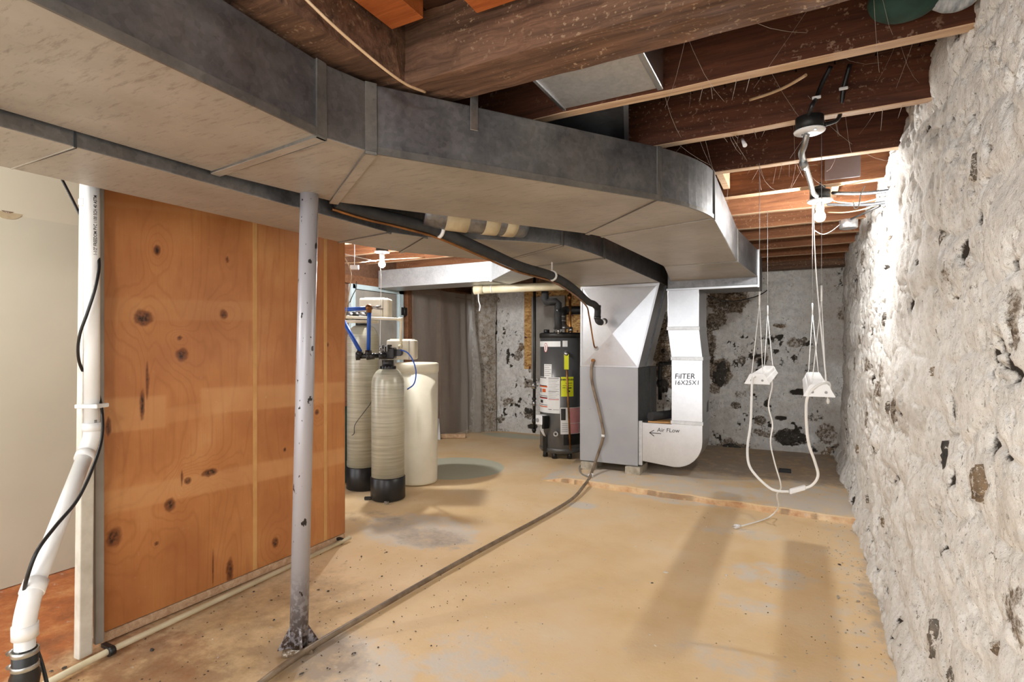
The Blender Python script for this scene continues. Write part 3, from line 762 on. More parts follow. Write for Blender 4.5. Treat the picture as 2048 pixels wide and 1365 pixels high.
# ---- plywood partition
PWX = -2.72
def ply_y(u): return at_x(u, 690, PWX).y
y0, y3 = ply_y(202), ply_y(688); yb1, yb2 = ply_y(507), ply_y(648)
pp = thing('plywood_partition', 'knotty orange-brown plywood partition with two pale battens beside the column', 'partition', (PWX, (y0 + y3) / 2, 0))
KN = [(288, 636, .045, .045), (448, 629, .027, .03), (365, 710, .035, .035), (360, 676, .015, .012), (420, 946, .05, .022), (376, 962, .02, .02), (341, 1010, .03, .035), (229, 1075, .035, .05), (313, 1088, .012, .012),
      (551, 1085, .025, .035), (460, 1143, .022, .08), (634, 825, .02, .02), (570, 900, .012, .014), (315, 500, .018, .03), (655, 690, .014, .014), (455, 520, .01, .02), (217, 855, .012, .05), (285, 810, .012, .09), (295, 760, .008, .10), (365, 955, .006, .05), (427, 1135, .004, .12)]
def ply_sheet(a0, a1):
    na = max(6, int((a1 - a0) / 0.008)); ya = np.linspace(a0, a1, na); za = np.linspace(0.05, 2.26, 260)
    A, B = np.meshgrid(ya, za, indexing='ij')
    kn = np.zeros(A.shape); wp = np.zeros(A.shape)
    for (u, v, ry, rz) in KN:
        q = at_x(u, v, PWX + .01)
        dd = np.sqrt(((A - q.y) / ry) ** 2 + ((B - q.z) / rz) ** 2)
        kn = np.maximum(kn, sstep(1.25, .35, dd + 0.5 * (fbm(A * 60, B * 60, 3) - .5)))
        wp += 1.3 * np.exp(-(dd / 3.2) ** 2) * (1 if ry > .013 else .3)
    pale = np.zeros(A.shape)
    def strip(u0, v0, u1, v1, t, w):
        q0, q1 = at_x(u0, v0, PWX), at_x(u1, v1, PWX)
        zz = q0.z + (A - q0.y) / (q1.y - q0.y) * (q1.z - q0.z)
        return w * sstep(q0.y - .01, q0.y + .01, A) * sstep(q1.y + .01, q1.y - .01, A) * sstep(zz + t + .01, zz + t - .01, B) * sstep(zz - .012, zz + .004, B)
    pale = np.maximum(pale, strip(202, 866, 330, 853, .15, .8)); pale = np.maximum(pale, strip(320, 848, 505, 815, .07, .45))
    pale = np.maximum(pale, strip(400, 828, 687, 803, .13, .8)); pale = np.maximum(pale, strip(202, 1030, 687, 925, .10, .75))
    pale = np.maximum(pale, strip(202, 640, 505, 640, .10, .4)); pale = np.maximum(pale, strip(202, 410, 505, 440, .02, .3))
    P = np.stack([np.full(A.shape, PWX + 0.009) - 0.002 * kn, A, B], -1)
    o = raw_grid('plywood_face', P, 'ply', {'knot': kn, 'pale': pale * (0.6 + .8 * fbm(A * 6, B * 9, 91)), 'warp': wp}, parent=None)
    core = MB().box((PWX - 0.009, a0, 0.05), (PWX + 0.004, a1, 2.26)).build('plywood_sheet', 'newwood', pp)
    me = o.data; bpy.data.objects.remove(o)
    f = bpy.data.objects.new('face_veneer', me); COL.objects.link(f); f.parent = core
    f.location = -org(pp)
    ORIGIN[f.name] = org(pp)
ply_sheet(y0, yb1 - .001); ply_sheet(yb1 + .001, yb2 - .001); ply_sheet(yb2 + .001, y3)
for u, w in ((507.5, .026), (648.5, .026)):
    yy_ = ply_y(u); MB().box((PWX + .009, yy_ - w / 2, .052), (PWX + .0125, yy_ + w / 2, 2.26)).build('batten', 'tanpaint', pp, .001, 1)
for yy_ in (y0 + .05, (y0 + y3) / 2, y3 - .03):
    MB().box((PWX - .10, yy_ - .02, .04), (PWX - .009, yy_ + .02, 2.279)).build('stud', 'newwood', pp, .002, 1)
MB().box((PWX - .10, y0, .003), (PWX + .01, y3, .045)).build('bottom_plate', 'joist_pale', pp, .002, 1)

# ================================================================== DUCTS
def under(o):
    """dusty underside sheet of a duct, light bounced off the floor painted into its colour"""
    o.data.materials.append(M['galv_bottom_lit'])
    for p in o.data.polygons:
        if p.normal.z < -0.7: p.material_index = 1
    return o
def duct_section(parent, L0, R0, L1, R1, h, name='duct_section', mat='galv', bev=0.004):
    """box section between two cross lines; L/R are bottom corners (3D), h the height"""
    up = Vector((0, 0, h))
    b = [Vector(L0), Vector(R0), Vector(R1), Vector(L1)]
    return under(MB().hexa(b, [p + up for p in b]).build(name, mat, parent, bev, 2))
def cleat(parent, L, R, h, along, w=0.035, out=0.007, mat='cleat', name='drive_cleat', left=True):
    """raised strip round a duct joint: under the bottom and up both sides"""
    L, R, d = Vector(L), Vector(R), Vector(along).normalized() * (w / 2)
    s = (R - L).normalized(); mb = MB(); z = Vector((0, 0, 1))
    def slab(p, q, n):     # p..q along, thickness out along n
        b = [p - d, p + d, q + d, q - d]
        mb.hexa([x - n * 0.003 for x in b], [x + n * out for x in b])
    slab(L - s * 0.003, R + s * out, -z)
    slab(R - z * out, R + z * (h + .002), s)
    if left: slab(L - z * out, L + z * (h + .002), -s)
    return under(mb.build(name, mat, parent, 0.002, 1))
def lip(parent, pts, off, w=0.022, t=0.006, mat='cleat', name='seam_lip'):
    """folded seam along a lower edge"""
    mb = MB()
    for a, b in zip(pts, pts[1:]):
        a, b = Vector(a), Vector(b); d = (b - a).normalized(); s = d.cross(Vector((0, 0, 1))).normalized()
        q = [a + s * (-.002), b + s * (-.002), b + s * t, a + s * t]
        mb.hexa([p - Vector((0, 0, .004)) for p in q], [p + Vector((0, 0, w)) for p in q])
    return mb.build(name, mat, parent)

H_RET = 0.24
rt = thing('return_trunk', 'large grey return air duct bending across the foreground ceiling', 'duct', (-1.0, 2.3, 1.95))
R0 = Vector((-1.215, -1.25, 1.99)); L0 = Vector((-2.012, -1.25, 1.99))
R1 = at_z(640, 273, 1.99); L1 = at_z(415, 350, 1.99); L1.x = -2.006
R2 = at_z(741, 305, 1.99); L2 = at_z(668, 404, 1.99)
R3 = at_z(1318, 400, 1.975); L3 = at_z(1175, 468, 1.975)
R4 = at_z(1428, 437, 1.965); L4 = at_z(1203, 474, 1.965)
R5 = at_z(1475, 523, 1.94); L5 = at_z(1328, 533, 1.94)
R6 = at_z(1516, 554, 1.93); L6 = Vector((-1.10, R6.y, 1.93))
duct_section(rt, L0, R0, L1, R1, H_RET)
el = duct_section(rt, L1, R1, L2, R2, H_RET, 'duct_elbow')
duct_section(rt, L2, R2, L3, R3, H_RET)
# curved elbow
ctrl = Vector((-0.405, 2.70, 1.97)); arc = []
for k in range(9):
    t = k / 8; arc.append(R3 * (1 - t) ** 2 + ctrl * 2 * t * (1 - t) + R4 * t * t)
bot = [L3] + arc + [L4]
under(MB().hexa(bot, [p + Vector((0, 0, H_RET)) for p in bot]).build('curved_elbow', 'galv', rt, 0.003, 2))
duct_section(rt, L4, R4, L5, R5, H_RET)
duct_section(rt, L5, R5, L6, R6, H_RET)
# end box standing lower over the filter drop
zb = 1.845
e0 = Vector((-1.13, R6.y + .004, zb)); e1 = Vector((R6.x + .004, R6.y + .004, zb))
MB().hexa([e0, e1, e1 + Vector((0, .52, 0)), e0 + Vector((0, .52, 0))], [e0 + Vector((0, 0, .325)), e1 + Vector((0, 0, .325)), e1 + Vector((0, .52, .325)), e0 + Vector((0, .52, .325))]).build('end_box', 'galv', rt, .004, 2)
mbx = MB()
mbx.box((-1.14, R6.y - .012, zb - .006), (R6.x + .014, R6.y + .012, zb + .016)); mbx.box((R6.x - .004, R6.y - .014, zb - .01), (R6.x + .016, R6.y + .016, zb + .33))
mbx.build('end_flange', 'galv_new', rt, .002, 1)
d01 = (R1 - R0); d12 = (R2 - R1); d23 = (R3 - R2)
cleat(rt, L1, R1, H_RET, d01 + d12 * 2, 0.042, .009); cleat(rt, L2, R2, H_RET, d12 + d23, 0.042, .009)
cleat(rt, L3, R3, H_RET, d23, 0.03, .006); cleat(rt, L4, R4, H_RET, R5 - R4, 0.024, .004, 'cleat', 'standing_seam', False)
cleat(rt, L5, R5, H_RET, R6 - R5, 0.018, .003, 'cleat', 'standing_seam', False)
lip(rt, [R0, R1], 0); lip(rt, [R2, R3], 0); lip(rt, arc + [R4], 0, .015, .004)
# hanger strap
q = at_depth(899, 195, (R2 - Vector((0, 0, CAM_H))).y); 
tq = 0.30; base = R2.lerp(R3, tq); nrm = d23.cross(Vector((0, 0, 1))).normalized(); dd = d23.normalized()
MB().obox(base + nrm * .006 + Vector((0, 0, H_RET - .02)), dd * .016, nrm * .003, Vector((0, 0, .075))).build('hanger_strap', 'steel', rt, .002, 1)

# ---- supply trunk (lower, behind), with its bends
H_SUP = 0.26
sp_ = thing('supply_trunk', 'lower grey supply duct running behind the large duct to the furnace plenum', 'duct', (-1.9, 2.3, 1.94))
zs_ = 1.945
SL = [Vector((-2.47, -1.25, zs_)), Vector((-2.47, 2.41, zs_)), Vector((-2.37, 2.86, zs_)), Vector((-1.96, 3.50, 1.94)), Vector((-1.95, 3.86, 1.935)), Vector((-1.97, 5.20, 1.925)), Vector((-1.97, 5.88, 1.925))]
SR = [Vector((-2.022, -1.25, zs_)), Vector((-2.022, 2.33, zs_)), Vector((-1.93, 2.54, zs_)), Vector((-1.30, 3.10, 1.94)), Vector((-1.225, 3.68, 1.935)), Vector((-1.20, 5.20, 1.925)), Vector((-1.20, 5.88, 1.925))]
for i in range(2): duct_section(sp_, SL[i], SR[i], SL[i + 1], SR[i + 1], H_SUP)
mid = SR[2].lerp(SR[3], .62) + Vector((0.03, -.03, 0))
under(MB().hexa([SL[2], SR[2], mid, SR[3], SL[3]], [p + Vector((0, 0, H_SUP)) for p in (SL[2], SR[2], mid, SR[3], SL[3])]).build('duct_elbow', 'galv', sp_, .004, 2))
cc = Vector((-1.235, 3.36, 1.938)); arc2 = [SR[3] * (1 - t) ** 2 + cc * 2 * t * (1 - t) + SR[4] * t * t for t in (0, .2, .4, .6, .8, 1)]
bb = [SL[3]] + arc2 + [SL[4]]
under(MB().hexa(bb, [p + Vector((0, 0, H_SUP)) for p in bb]).build('curved_elbow', 'galv', sp_, .003, 2))
for i in (4, 5): duct_section(sp_, SL[i], SR[i], SL[i + 1], SR[i + 1], H_SUP)
for i in (1, 2, 3, 4): cleat(sp_, SL[i], SR[i], H_SUP, SL[i + 1] - SL[i], .028, .006)
j = at_z(157, 292, zs_).y; cleat(sp_, Vector((-2.47, j, zs_)), Vector((-2.022, j, zs_)), H_SUP, (0, 1, 0), .008, .0015, 'galv_dark', 'lap_joint')
# round take-off with tape bands between the bends
tk = [Vector((-1.80, 2.36, 2.05)), Vector((-1.66, 2.50, 2.035)), Vector((-1.52, 2.66, 2.03)), Vector((-1.42, 2.80, 2.03))]
to = MB().tube(smooth_path(tk, 5), 0.088, 20).build('round_takeoff', 'galv', sp_)
tkp = smooth_path(tk, 5)
for i0, i1, r in ((3, 6, .0905), (8, 10, .0915), (11, 13, .0905)):
    MB().tube(tkp[i0:i1 + 1], r, 20).build('tape_band', 'tape', to)

# ---- bright branch duct behind the tanks
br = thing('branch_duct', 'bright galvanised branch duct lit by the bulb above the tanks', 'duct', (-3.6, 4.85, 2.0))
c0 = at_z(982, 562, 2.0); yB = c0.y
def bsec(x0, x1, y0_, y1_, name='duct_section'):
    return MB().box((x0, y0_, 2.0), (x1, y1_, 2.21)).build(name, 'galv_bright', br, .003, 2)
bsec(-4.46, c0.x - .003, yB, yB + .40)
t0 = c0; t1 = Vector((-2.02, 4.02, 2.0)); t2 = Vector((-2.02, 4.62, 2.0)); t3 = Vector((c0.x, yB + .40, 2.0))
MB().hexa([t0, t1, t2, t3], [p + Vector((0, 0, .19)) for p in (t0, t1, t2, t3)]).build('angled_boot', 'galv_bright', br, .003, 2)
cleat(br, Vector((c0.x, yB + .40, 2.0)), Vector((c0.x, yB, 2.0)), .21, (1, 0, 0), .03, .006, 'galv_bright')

# ---- boot in the joist bay
bx = thing('register_boot', 'small galvanised duct box tucked between beam and joist', 'duct box', (-.66, 1.9, 2.29))
MB().box((-.86, 1.735, 2.292), (-.47, 2.065, 2.47)).build('box_body', 'galv_bright', bx, .003, 2)
MB().box((-.478, 1.73, 2.285), (-.455, 2.07, 2.475)).build('end_flange', 'galv_new', bx, .002, 1)
MB().box((-.866, 1.73, 2.286), (-.85, 2.07, 2.32)).build('end_flange', 'galv_new', bx, .002, 1)
bt = thing('joist_duct', 'narrow grey duct between dark joists above the large duct', 'duct', (-1.0, 2.4, 2.28))
MB().hexa([(-1.30, 2.14, 2.30), (-.62, 2.14, 2.30), (-.75, 2.60, 2.30), (-1.30, 2.60, 2.30)], [(-1.30, 2.14, 2.46), (-.62, 2.14, 2.46), (-.75, 2.60, 2.46), (-1.30, 2.60, 2.46)]).build('duct_section', 'galv_dark', bt, .003, 2)
MB().bar((-.62, 2.14, 2.30), (-.75, 2.60, 2.30), .02, .02).build('seam_lip', 'galv_new', bt)

# ================================================================== FURNACE AND FILTER DROP
FX0, FX1, FY0, FY1, FZ0, FZ1 = -2.016, -1.412, 5.28, 6.06, 0.115, 1.093
fu = thing('furnace', 'grey furnace cabinet with a shiny flared plenum on top', 'furnace', ((FX0 + FX1) / 2, (FY0 + FY1) / 2, FZ0))
MB().box((FX0, FY0 + .02, FZ0), (FX1, FY0 + .50, FZ1)).build('cabinet', 'galv_dark', fu, .004, 2)
MB().box((FX0, FY0 + .502, FZ0), (FX1 + .004, FY1, FZ1 - .01)).build('rear_cabinet', 'galv_dark', fu, .004, 2)
fp = MB().box((FX0 - .002, FY0, FZ0 + .005), (FX1 + .002, FY0 + .019, FZ1)).build('front_panel', 'cab', fu, .006, 3)
for sx_ in (.18, .47, .80):
    MB().tube([(FX0 + .604 * sx_, FY0 + .002, .66), (FX0 + .604 * sx_, FY0 - .004, .66)], .006, 8).build('screw', 'steel', fp)
# plenum, cross-broken front
PT = 1.922; PXR = -1.205
c = [(FX0 + .01, FY0 + .01, FZ1 + .002), (FX1 - .002, FY0 + .01, FZ1 + .002), (PXR, FY0 + .01, PT), (FX0 + .015, FY0 + .01, PT)]
ctr = Vector(at_y(1226, 668, FY0 + .01)); ctr.y = FY0 - .012
fb = [(x, FY0 + .57, z) for x, y, z in c]
fr = MB(); fr.add(c + [tuple(ctr)], [(0, 1, 4), (1, 2, 4), (2, 3, 4), (3, 0, 4)]); pl_ = MB()
pl_.add(c + fb, [(1, 5, 6, 2), (5, 4, 7, 6), (4, 0, 3, 7), (3, 2, 6, 7), (0, 4, 5, 1)])
plo = pl_.build('plenum', 'galv_new', fu); fr.build('plenum_front', 'galv_new', plo)
for a, b in ((c[1], c[2]), (c[0], c[3])):
    MB().bar(Vector(a) + Vector((0, -.004, 0)), Vector(b) + Vector((0, -.004, 0)), .018, .01, (0, 1, 0)).build('corner_seam', 'galv_new', plo)
MB().bar(Vector(c[3]) + Vector((0, -.004, -.012)), Vector(c[2]) + Vector((0, -.004, -.012)), .014, .022).build('top_flange', 'galv_new', plo)
MB().bar(Vector(c[0]) + Vector((0, -.004, .006)), Vector(c[1]) + Vector((0, -.004, .006)), .012, .014).build('bottom_flange', 'galv_new', plo)
# side drip folds
MB().bar(Vector(c[1]) + Vector((.003, .28, 0)), Vector(c[2]) + Vector((.003, .28, 0)), .02, .008, (0, 1, 0)).build('side_crease', 'galv_dark', plo)
cb = None
for k, (u, v) in enumerate(((1180, 941), (1269, 950))):
    q = at_y(u, v, FY0 + .05)
    lb = 'pale concrete block under the front left corner of furnace' if k == 0 else 'pale concrete block under the front right corner of furnace'
    o = MB().box((q.x - .075, FY0 - .03, .036), (q.x + .075, FY0 + .28, FZ0)).build('concrete_block', 'concrete', None, .006, 2, at=(q.x, FY0 + .1, .036))
    tag(o, lb, 'block', 'blocks under the furnace')
for k, xx in enumerate((FX0 + .08, FX1 - .08)):
    pass

DY0, DY1 = 5.30, 5.76
fd = thing('filter_drop', 'shiny return air drop marked for the filter, right of furnace', 'duct', (-1.05, 5.5, .12))
def prism(name, b, t, mat='galv_new', bev=.003):
    """b/t: (x0, x1, z)"""
    return MB().hexa([(b[0], DY0, b[2]), (b[1], DY0, b[2]), (b[1], DY1, b[2]), (b[0], DY1, b[2])], [(t[0], DY0, t[2]), (t[1], DY0, t[2]), (t[1], DY1, t[2]), (t[0], DY1, t[2])]).build(name, mat, fd, bev, 2)
prism('upper_drop', (-1.127, -.837, 1.478), (-1.127, -.837, 1.843))
prism('offset_taper', (-1.09, -.805, 1.19), (-1.127, -.837, 1.474))
fbx = prism('filter_box', (-1.09, -.805, .578), (-1.09, -.805, 1.187))
# boot with a rounded outer corner
bx0 = -1.385; zt = .555; zb_ = .145; r_ = .26; prof = [(bx0, zb_ + .03), (bx0, zt), (-1.09, zt), (-1.09, .575), (-.805, .575)]
for k in range(9):
    a = math.pi / 2 * k / 8; prof.append((-.805 - r_ + r_ * math.cos(a), zb_ + r_ - r_ * math.sin(a)))
prof = [prof[0]] + prof[1:]
mb = MB(); n_ = len(prof)
mb.add([(x, DY0, z) for x, z in prof] + [(x, DY1, z) for x, z in prof], [tuple(range(n_)), tuple(reversed(range(n_, 2 * n_)))] + [(i, n_ + i, n_ + (i + 1) % n_, (i + 1) % n_) for i in range(n_)])
boot = mb.build('return_boot', 'galv_new', fd, .003, 2)
for nm, x0, x1, z in (('slip_joint', -1.134, -.83, 1.476), ('slip_joint', -1.097, -.798, 1.188), ('slip_joint', -1.097, -.798, .577)):
    MB().box((x0, DY0 - .006, z - .017), (x1, DY1 + .004, z + .017)).build(nm, 'galv_bright', fd, .002, 1)
MB().box((-1.409, DY0 - .004, .13), (-1.37, DY0 + .03, .57)).build('side_flange', 'galv_bright', fd, .003, 1)
for k in range(4): pass
q = at_x(1417, 825, -.805)
MB().hexa([(-.807, DY0 + .25, .66), (-.803, DY0 + .25, .66), (-.803, DY0 + .36, .66), (-.807, DY0 + .36, .66)], [(-.807, DY0 + .28, .75), (-.803, DY0 + .28, .75), (-.803, DY0 + .36, .77), (-.807, DY0 + .36, .77)]).build('slot', 'black', fbx)
def on_front(u, v, y=DY0):
    o_ = at_y(u, v, y - .0025)
    return lambda x, yy, hh: (o_.x + x + .25 * yy * 0.35, o_.y, o_.z + yy + x * 0.03)
lettering('marker_writing', 'FilTER', .072, 'ink', fbx, on_front(1349, 758), bold=.0002)
lettering('marker_writing', '16X25X1', .06, 'ink', fbx, on_front(1348, 770), bold=.0)
lettering('marker_writing', 'Air FLow', .056, 'darksteel', boot, on_front(1314, 864), bold=.0)
a0 = at_y(1299, 866, DY0 - .003); a1 = at_y(1322, 868, DY0 - .003); mb = MB()
mb.bar(a0, a1, .002, .006); mb.bar(a0, a0 + Vector((.045, 0, .028)), .002, .006); mb.bar(a0, a0 + Vector((.045, 0, -.03)), .002, .006)
mb.build('marker_arrow', 'ink', boot)
# black foam pipe and wood scrap lying on the boot
o = MB().tube([(-1.30, DY0 + .03, .612), (-1.17, DY0 + .30, .612), (-1.11, DY0 + .44, .612)], .042, 18).build('foam_sleeve', 'rubber', None, at=(-1.2, DY0 + .2, .57))
tag(o, 'black foam pipe sleeve lying on the return boot', 'pipe sleeve')
o = MB().obox((-1.22, DY0 + .12, .562), (.12, .02, 0), (-.02, .08, 0), (0, 0, .006)).build('wood_scrap', 'tanpaint', None, at=(-1.2, DY0 + .12, .556))
tag(o, 'thin tan scrap under the foam sleeve beside furnace', 'scrap')
# gas valve train behind the furnace
gv = thing('gas_valve_pipe', 'dark iron gas pipe with elbow and valve behind the furnace', 'pipe', (-1.3, 6.2, .8))
pts = [Vector((-1.32, 7.12, 1.12)), at_depth(1340, 727, 6.25), at_depth(1324, 728, 6.15), at_depth(1320, 733, 6.15), at_depth(1320, 770, 6.15), at_depth(1320, 800, 6.15)]
MB().tube(pts, .022, 10).build('pipe_run', 'darksteel', gv)
MB().ball(at_depth(1322, 729, 6.15), .034).build('elbow', 'darksteel', gv)
MB().tube([at_depth(1320, 760, 6.15), at_depth(1320, 774, 6.15)], .033, 10).build('union', 'darksteel', gv)
MB().tube([at_depth(1320, 767, 6.15), at_depth(1304, 767, 6.05)], .014, 8).tube([at_depth(1306, 763, 6.05), at_depth(1306, 771, 6.05)], .02, 8).build('valve', 'black', gv)

# ================================================================== WATER HEATER
WC = Vector((-2.52, 5.98, 0.0)); WR = .255
wh = thing('water_heater', 'dark grey gas water heater covered in labels beside the furnace', 'water heater', WC)
MB().lathe(WC, [(.236, .06), (.244, .065), (WR - .006, .10), (WR, .105), (WR, 1.40)], 48).build('tank_shell', 'heater', wh)
MB().lathe(WC, [(WR - .004, 1.40), (WR + .006, 1.402), (WR + .008, 1.45), (WR - .01, 1.462), (.0, 1.47)], 48).build('top_cap', 'darksteel', wh)
MB().lathe(WC, [(WR + .003, .085), (WR + .006, .09), (WR + .006, .115), (WR + .001, .12)], 48).build('base_ring', 'heater', wh)
for a in (-2.3, -1.57, -.7, 1.57):
    MB().tube([WC + Vector((.21 * math.cos(a), .21 * math.sin(a), .002)), WC + Vector((.21 * math.cos(a), .21 * math.sin(a), .07))], [.03, .024], 10).build('foot', 'black', wh)
fh = WC + Vector((.015, -.02, 0))
MB().lathe(fh, [(.10, 1.51), (.105, 1.515), (.06, 1.56), (.052, 1.57), (.052, 1.66)], 24).build('draft_hood', 'steel', wh)
for a in (-2.6, -1.2, .6):
    MB().tube([fh + Vector((.09 * math.cos(a), .09 * math.sin(a), 1.462)), fh + Vector((.09 * math.cos(a), .09 * math.sin(a), 1.52))], .007, 8).build('hood_leg', 'steel', wh)
vp = MB().tube(smooth_path([fh + Vector((0, 0, 1.655)), fh + Vector((0, 0, 1.69)), fh + Vector((.03, .06, 1.73)), fh + Vector((.15, .14, 1.735)), fh + Vector((.55, .30, 1.74))], 5), .052, 18).build('vent_pipe', 'darksteel', wh)
for zz_ in (1.60, 1.65): MB().lathe(fh, [(.0525, zz_), (.056, zz_ + .004), (.056, zz_ + .012), (.0525, zz_ + .016)], 24).build('crimp_band', 'steel', wh)
cap = WC + Vector((-.14, -.12, 0)); MB().lathe(cap, [(.035, 1.46), (.035, 1.50), (0, 1.502)], 14).build('anode_cap', 'black', wh)
# labels: patches wrapped round the shell; angle measured from the direction to the camera
toc = math.atan2(-WC.y, -WC.x)
def wh_ang(u):
    """angle round the shell at photo column u"""
    dc = WC.y * CY - WC.x * SY
    lat0 = WC.x * CY + WC.y * SY
    lat = (u - CX) / FPX * (dc - WR * .75) - lat0
    return math.asin(max(-.999, min(.999, lat / WR)))
fwd = Vector((SY, -CY, 0)); rgt = Vector((CY, SY, 0))     # towards the viewer's side, and right
def wh_pt(th, z, off=.0): return WC + fwd * ((WR + off) * math.cos(th)) + rgt * ((WR + off) * math.sin(th)) + Vector((0, 0, z))
def wh_z(v): return CAM_H + (HOR - v) / FPX * 6.25
def patch(name, u0, u1, v0, v1, mat, parent, off=.0015):
    a0_, a1_ = wh_ang(u0), wh_ang(u1); z0_, z1_ = wh_z(v1), wh_z(v0); n = 8
    P = np.array([[list(wh_pt(a0_ + (a1_ - a0_) * i / n, z, off)) for z in (z0_, z1_)] for i in range(n + 1)])
    return MB().grid(P).build(name, mat, parent)
p1 = patch('brand_band', 1081, 1120, 683, 694, 'paper', wh)
patch('capacity_label', 1124, 1134, 682, 694, 'paper', wh)
o_ = MB()
th0, z0_ = wh_ang(1092), wh_z(696)
def oval(th, z, rx, rz, off, mat, name, parent, k=18):
    mb = MB(); vs = [wh_pt(th + rx / WR * math.cos(2 * math.pi * i / k), z + rz * math.sin(2 * math.pi * i / k), off) for i in range(k)]
    mb.add(vs, [tuple(range(k))]); return mb.build(name, mat, parent)
lg = oval(th0, z0_, .030, .055, .003, 'redlab', 'logo', wh); oval(th0, z0_, .025, .049, .0036, 'paper', 'logo_field', lg)
lettering('logo_letters', 'Rheem', .021, 'redlab', lg, lambda x, y, h_: wh_pt(th0 + (y - .006) / WR * -1, z0_ + x, .0042), bold=.0006, align='CENTER')
p2 = patch('rating_label', 1089, 1103, 729, 756, 'paper', wh)
p3 = patch('warning_label', 1080, 1119, 755, 827, 'paper', wh)
for (u0, u1, v0, v1, m) in ((1081, 1093, 756, 757.5, 'ink'), (1081, 1094, 772, 773.5, 'ink'), (1081, 1095, 773.5, 776, 'orange'), (1081, 1095, 793, 794, 'ink'), (1081, 1095, 796, 797.5, 'ink'), (1081, 1095, 797.5, 799, 'redlab'), (1081, 1095, 811, 812, 'ink'), (1081, 1095, 814, 816, 'orange'),
                            (1086, 1092, 779, 786, 'orange'), (1082, 1085, 779, 787, 'greytext'), (1083, 1087, 802, 808, 'ink'), (1097, 1117, 756.5, 757.5, 'ink'), (1097, 1117, 783, 784, 'greytext'), (1097, 1117, 799, 800, 'redlab'), (1097, 1103, 819, 820, 'ink'), (1106, 1117, 819, 820, 'greytext')):
    patch('label_print', u0, u1, v0, v1, m, p3, .0026)
for k in range(13): patch('label_print', 1097, 1117 - (k % 3) * 3, 760 + k * 3.1, 760.7 + k * 3.1, 'greytext', p3, .0026)
for k in range(6): patch('label_print', 1090, 1102 - (k % 2) * 3, 731 + k * 4, 732 + k * 4, 'greytext', p2, .0026)
p4 = patch('energy_label', 1121, 1146, 754, 793, 'yellow', wh)
thm = (wh_ang(1121) + wh_ang(1146)) / 2
lettering('label_print', 'ENERGYGUIDE', .026, 'ink', p4, lambda x, y, h_: wh_pt(thm + x / WR * .88, wh_z(761) + y, .0026), bold=.001, align='CENTER')
for (u0, u1, v0, v1) in ((1124, 1143, 771, 771.8), (1130, 1143, 766, 767), (1132, 1142, 775, 777), (1134, 1139, 781, 784), (1124, 1130, 775, 776)): patch('label_print', u0, u1, v0, v1, 'ink', p4, .0026)
p5 = patch('manual_pouch', 1120, 1166, 815, 868, 'paper', wh, .004)
patch('pouch_form', 1138, 1163, 816, 846, 'pink', p5, .005); patch('pouch_form', 1138, 1158, 847, 867, 'pink', p5, .005)
patch('pouch_print', 1121, 1130, 817, 840, 'darksteel', p5, .005); patch('pouch_print', 1159, 1163, 848, 866, 'darksteel', p5, .005)
for k in range(5): patch('pouch_print', 1123, 1134, 846 + k * 4, 847 + k * 4, 'greytext', p5, .005)
# gas control, burner cover, drain cock, relief valve with copper discharge
gth = wh_ang(1090); gz = wh_z(841)
gc = MB(); gp = wh_pt(gth, gz, .045); e1_ = (wh_pt(gth + .1, 0) - wh_pt(gth - .1, 0)).normalized(); e2_ = (wh_pt(gth, 0, .1) - wh_pt(gth, 0, 0)).normalized()
gco = MB().obox(gp, e1_ * .062, e2_ * .05, Vector((0, 0, .058))).build('gas_control', 'lampw', wh, .018, 3)
MB().tube([gp + e2_ * .048 - e1_ * .01, gp + e2_ * .064 - e1_ * .01], .022, 16).build('control_knob', 'greytext', gco)
MB().obox(gp + e1_ * .068 - Vector((0, 0, .02)), e1_ * .02, e2_ * .04, Vector((0, 0, .075))).build('control_back', 'black', gco, .006, 2)
for k in range(3): MB().tube(smooth_path([gp + e1_ * (.03 - k * .03) - Vector((0, 0, .055)), gp + e1_ * (.05 - k * .02) + e2_ * .02 - Vector((0, 0, .12)), gp + e1_ * (.03 - k * .012) - e2_ * .03 - Vector((0, 0, .19))], 4), .005, 6).build('burner_tube', 'cordw', gco)
patch('cover_plate', 1088, 1095, 872, 905, 'darksteel', wh, .012); patch('access_cover', 1126, 1160, 868, 890, 'darksteel', wh, .006)
dth = wh_ang(1113); dp = wh_pt(dth, wh_z(866), 0); do = (wh_pt(dth, 0, .1) - wh_pt(dth, 0, 0)).normalized()
dvo = MB().tube([dp, dp + do * .06 - Vector((0, 0, .004))], .02, 14).build('drain_cock', 'steel', wh)
MB().tube([dp + do * .058, dp + do * .066], .029, 16).build('drain_ring', 'steel', dvo); MB().tube([dp + do * .066, dp + do * .069], .014, 12).build('drain_mouth', 'black', dvo)
rth = wh_ang(1129); ro = (wh_pt(rth, 0, .1) - wh_pt(rth, 0, 0)).normalized()
rp = wh_pt(rth, wh_z(706), .0)
rv = MB().tube([rp, rp + ro * .07], .022, 12).ball(rp + ro * .075 - Vector((0, 0, .01)), .03).build('relief_valve', 'steel', wh)
tagq = rp + ro * .09
MB().obox(tagq - Vector((0, 0, .10)), rgt * .026, ro * .002, Vector((0, 0, .088))).build('relief_tag', 'yellow', rv)
top_ = rp + ro * .075; bot_ = wh_pt(wh_ang(1136), wh_z(898), .06)
MB().tube([top_, bot_], .011, 12).build('discharge_pipe', 'copper', rv)

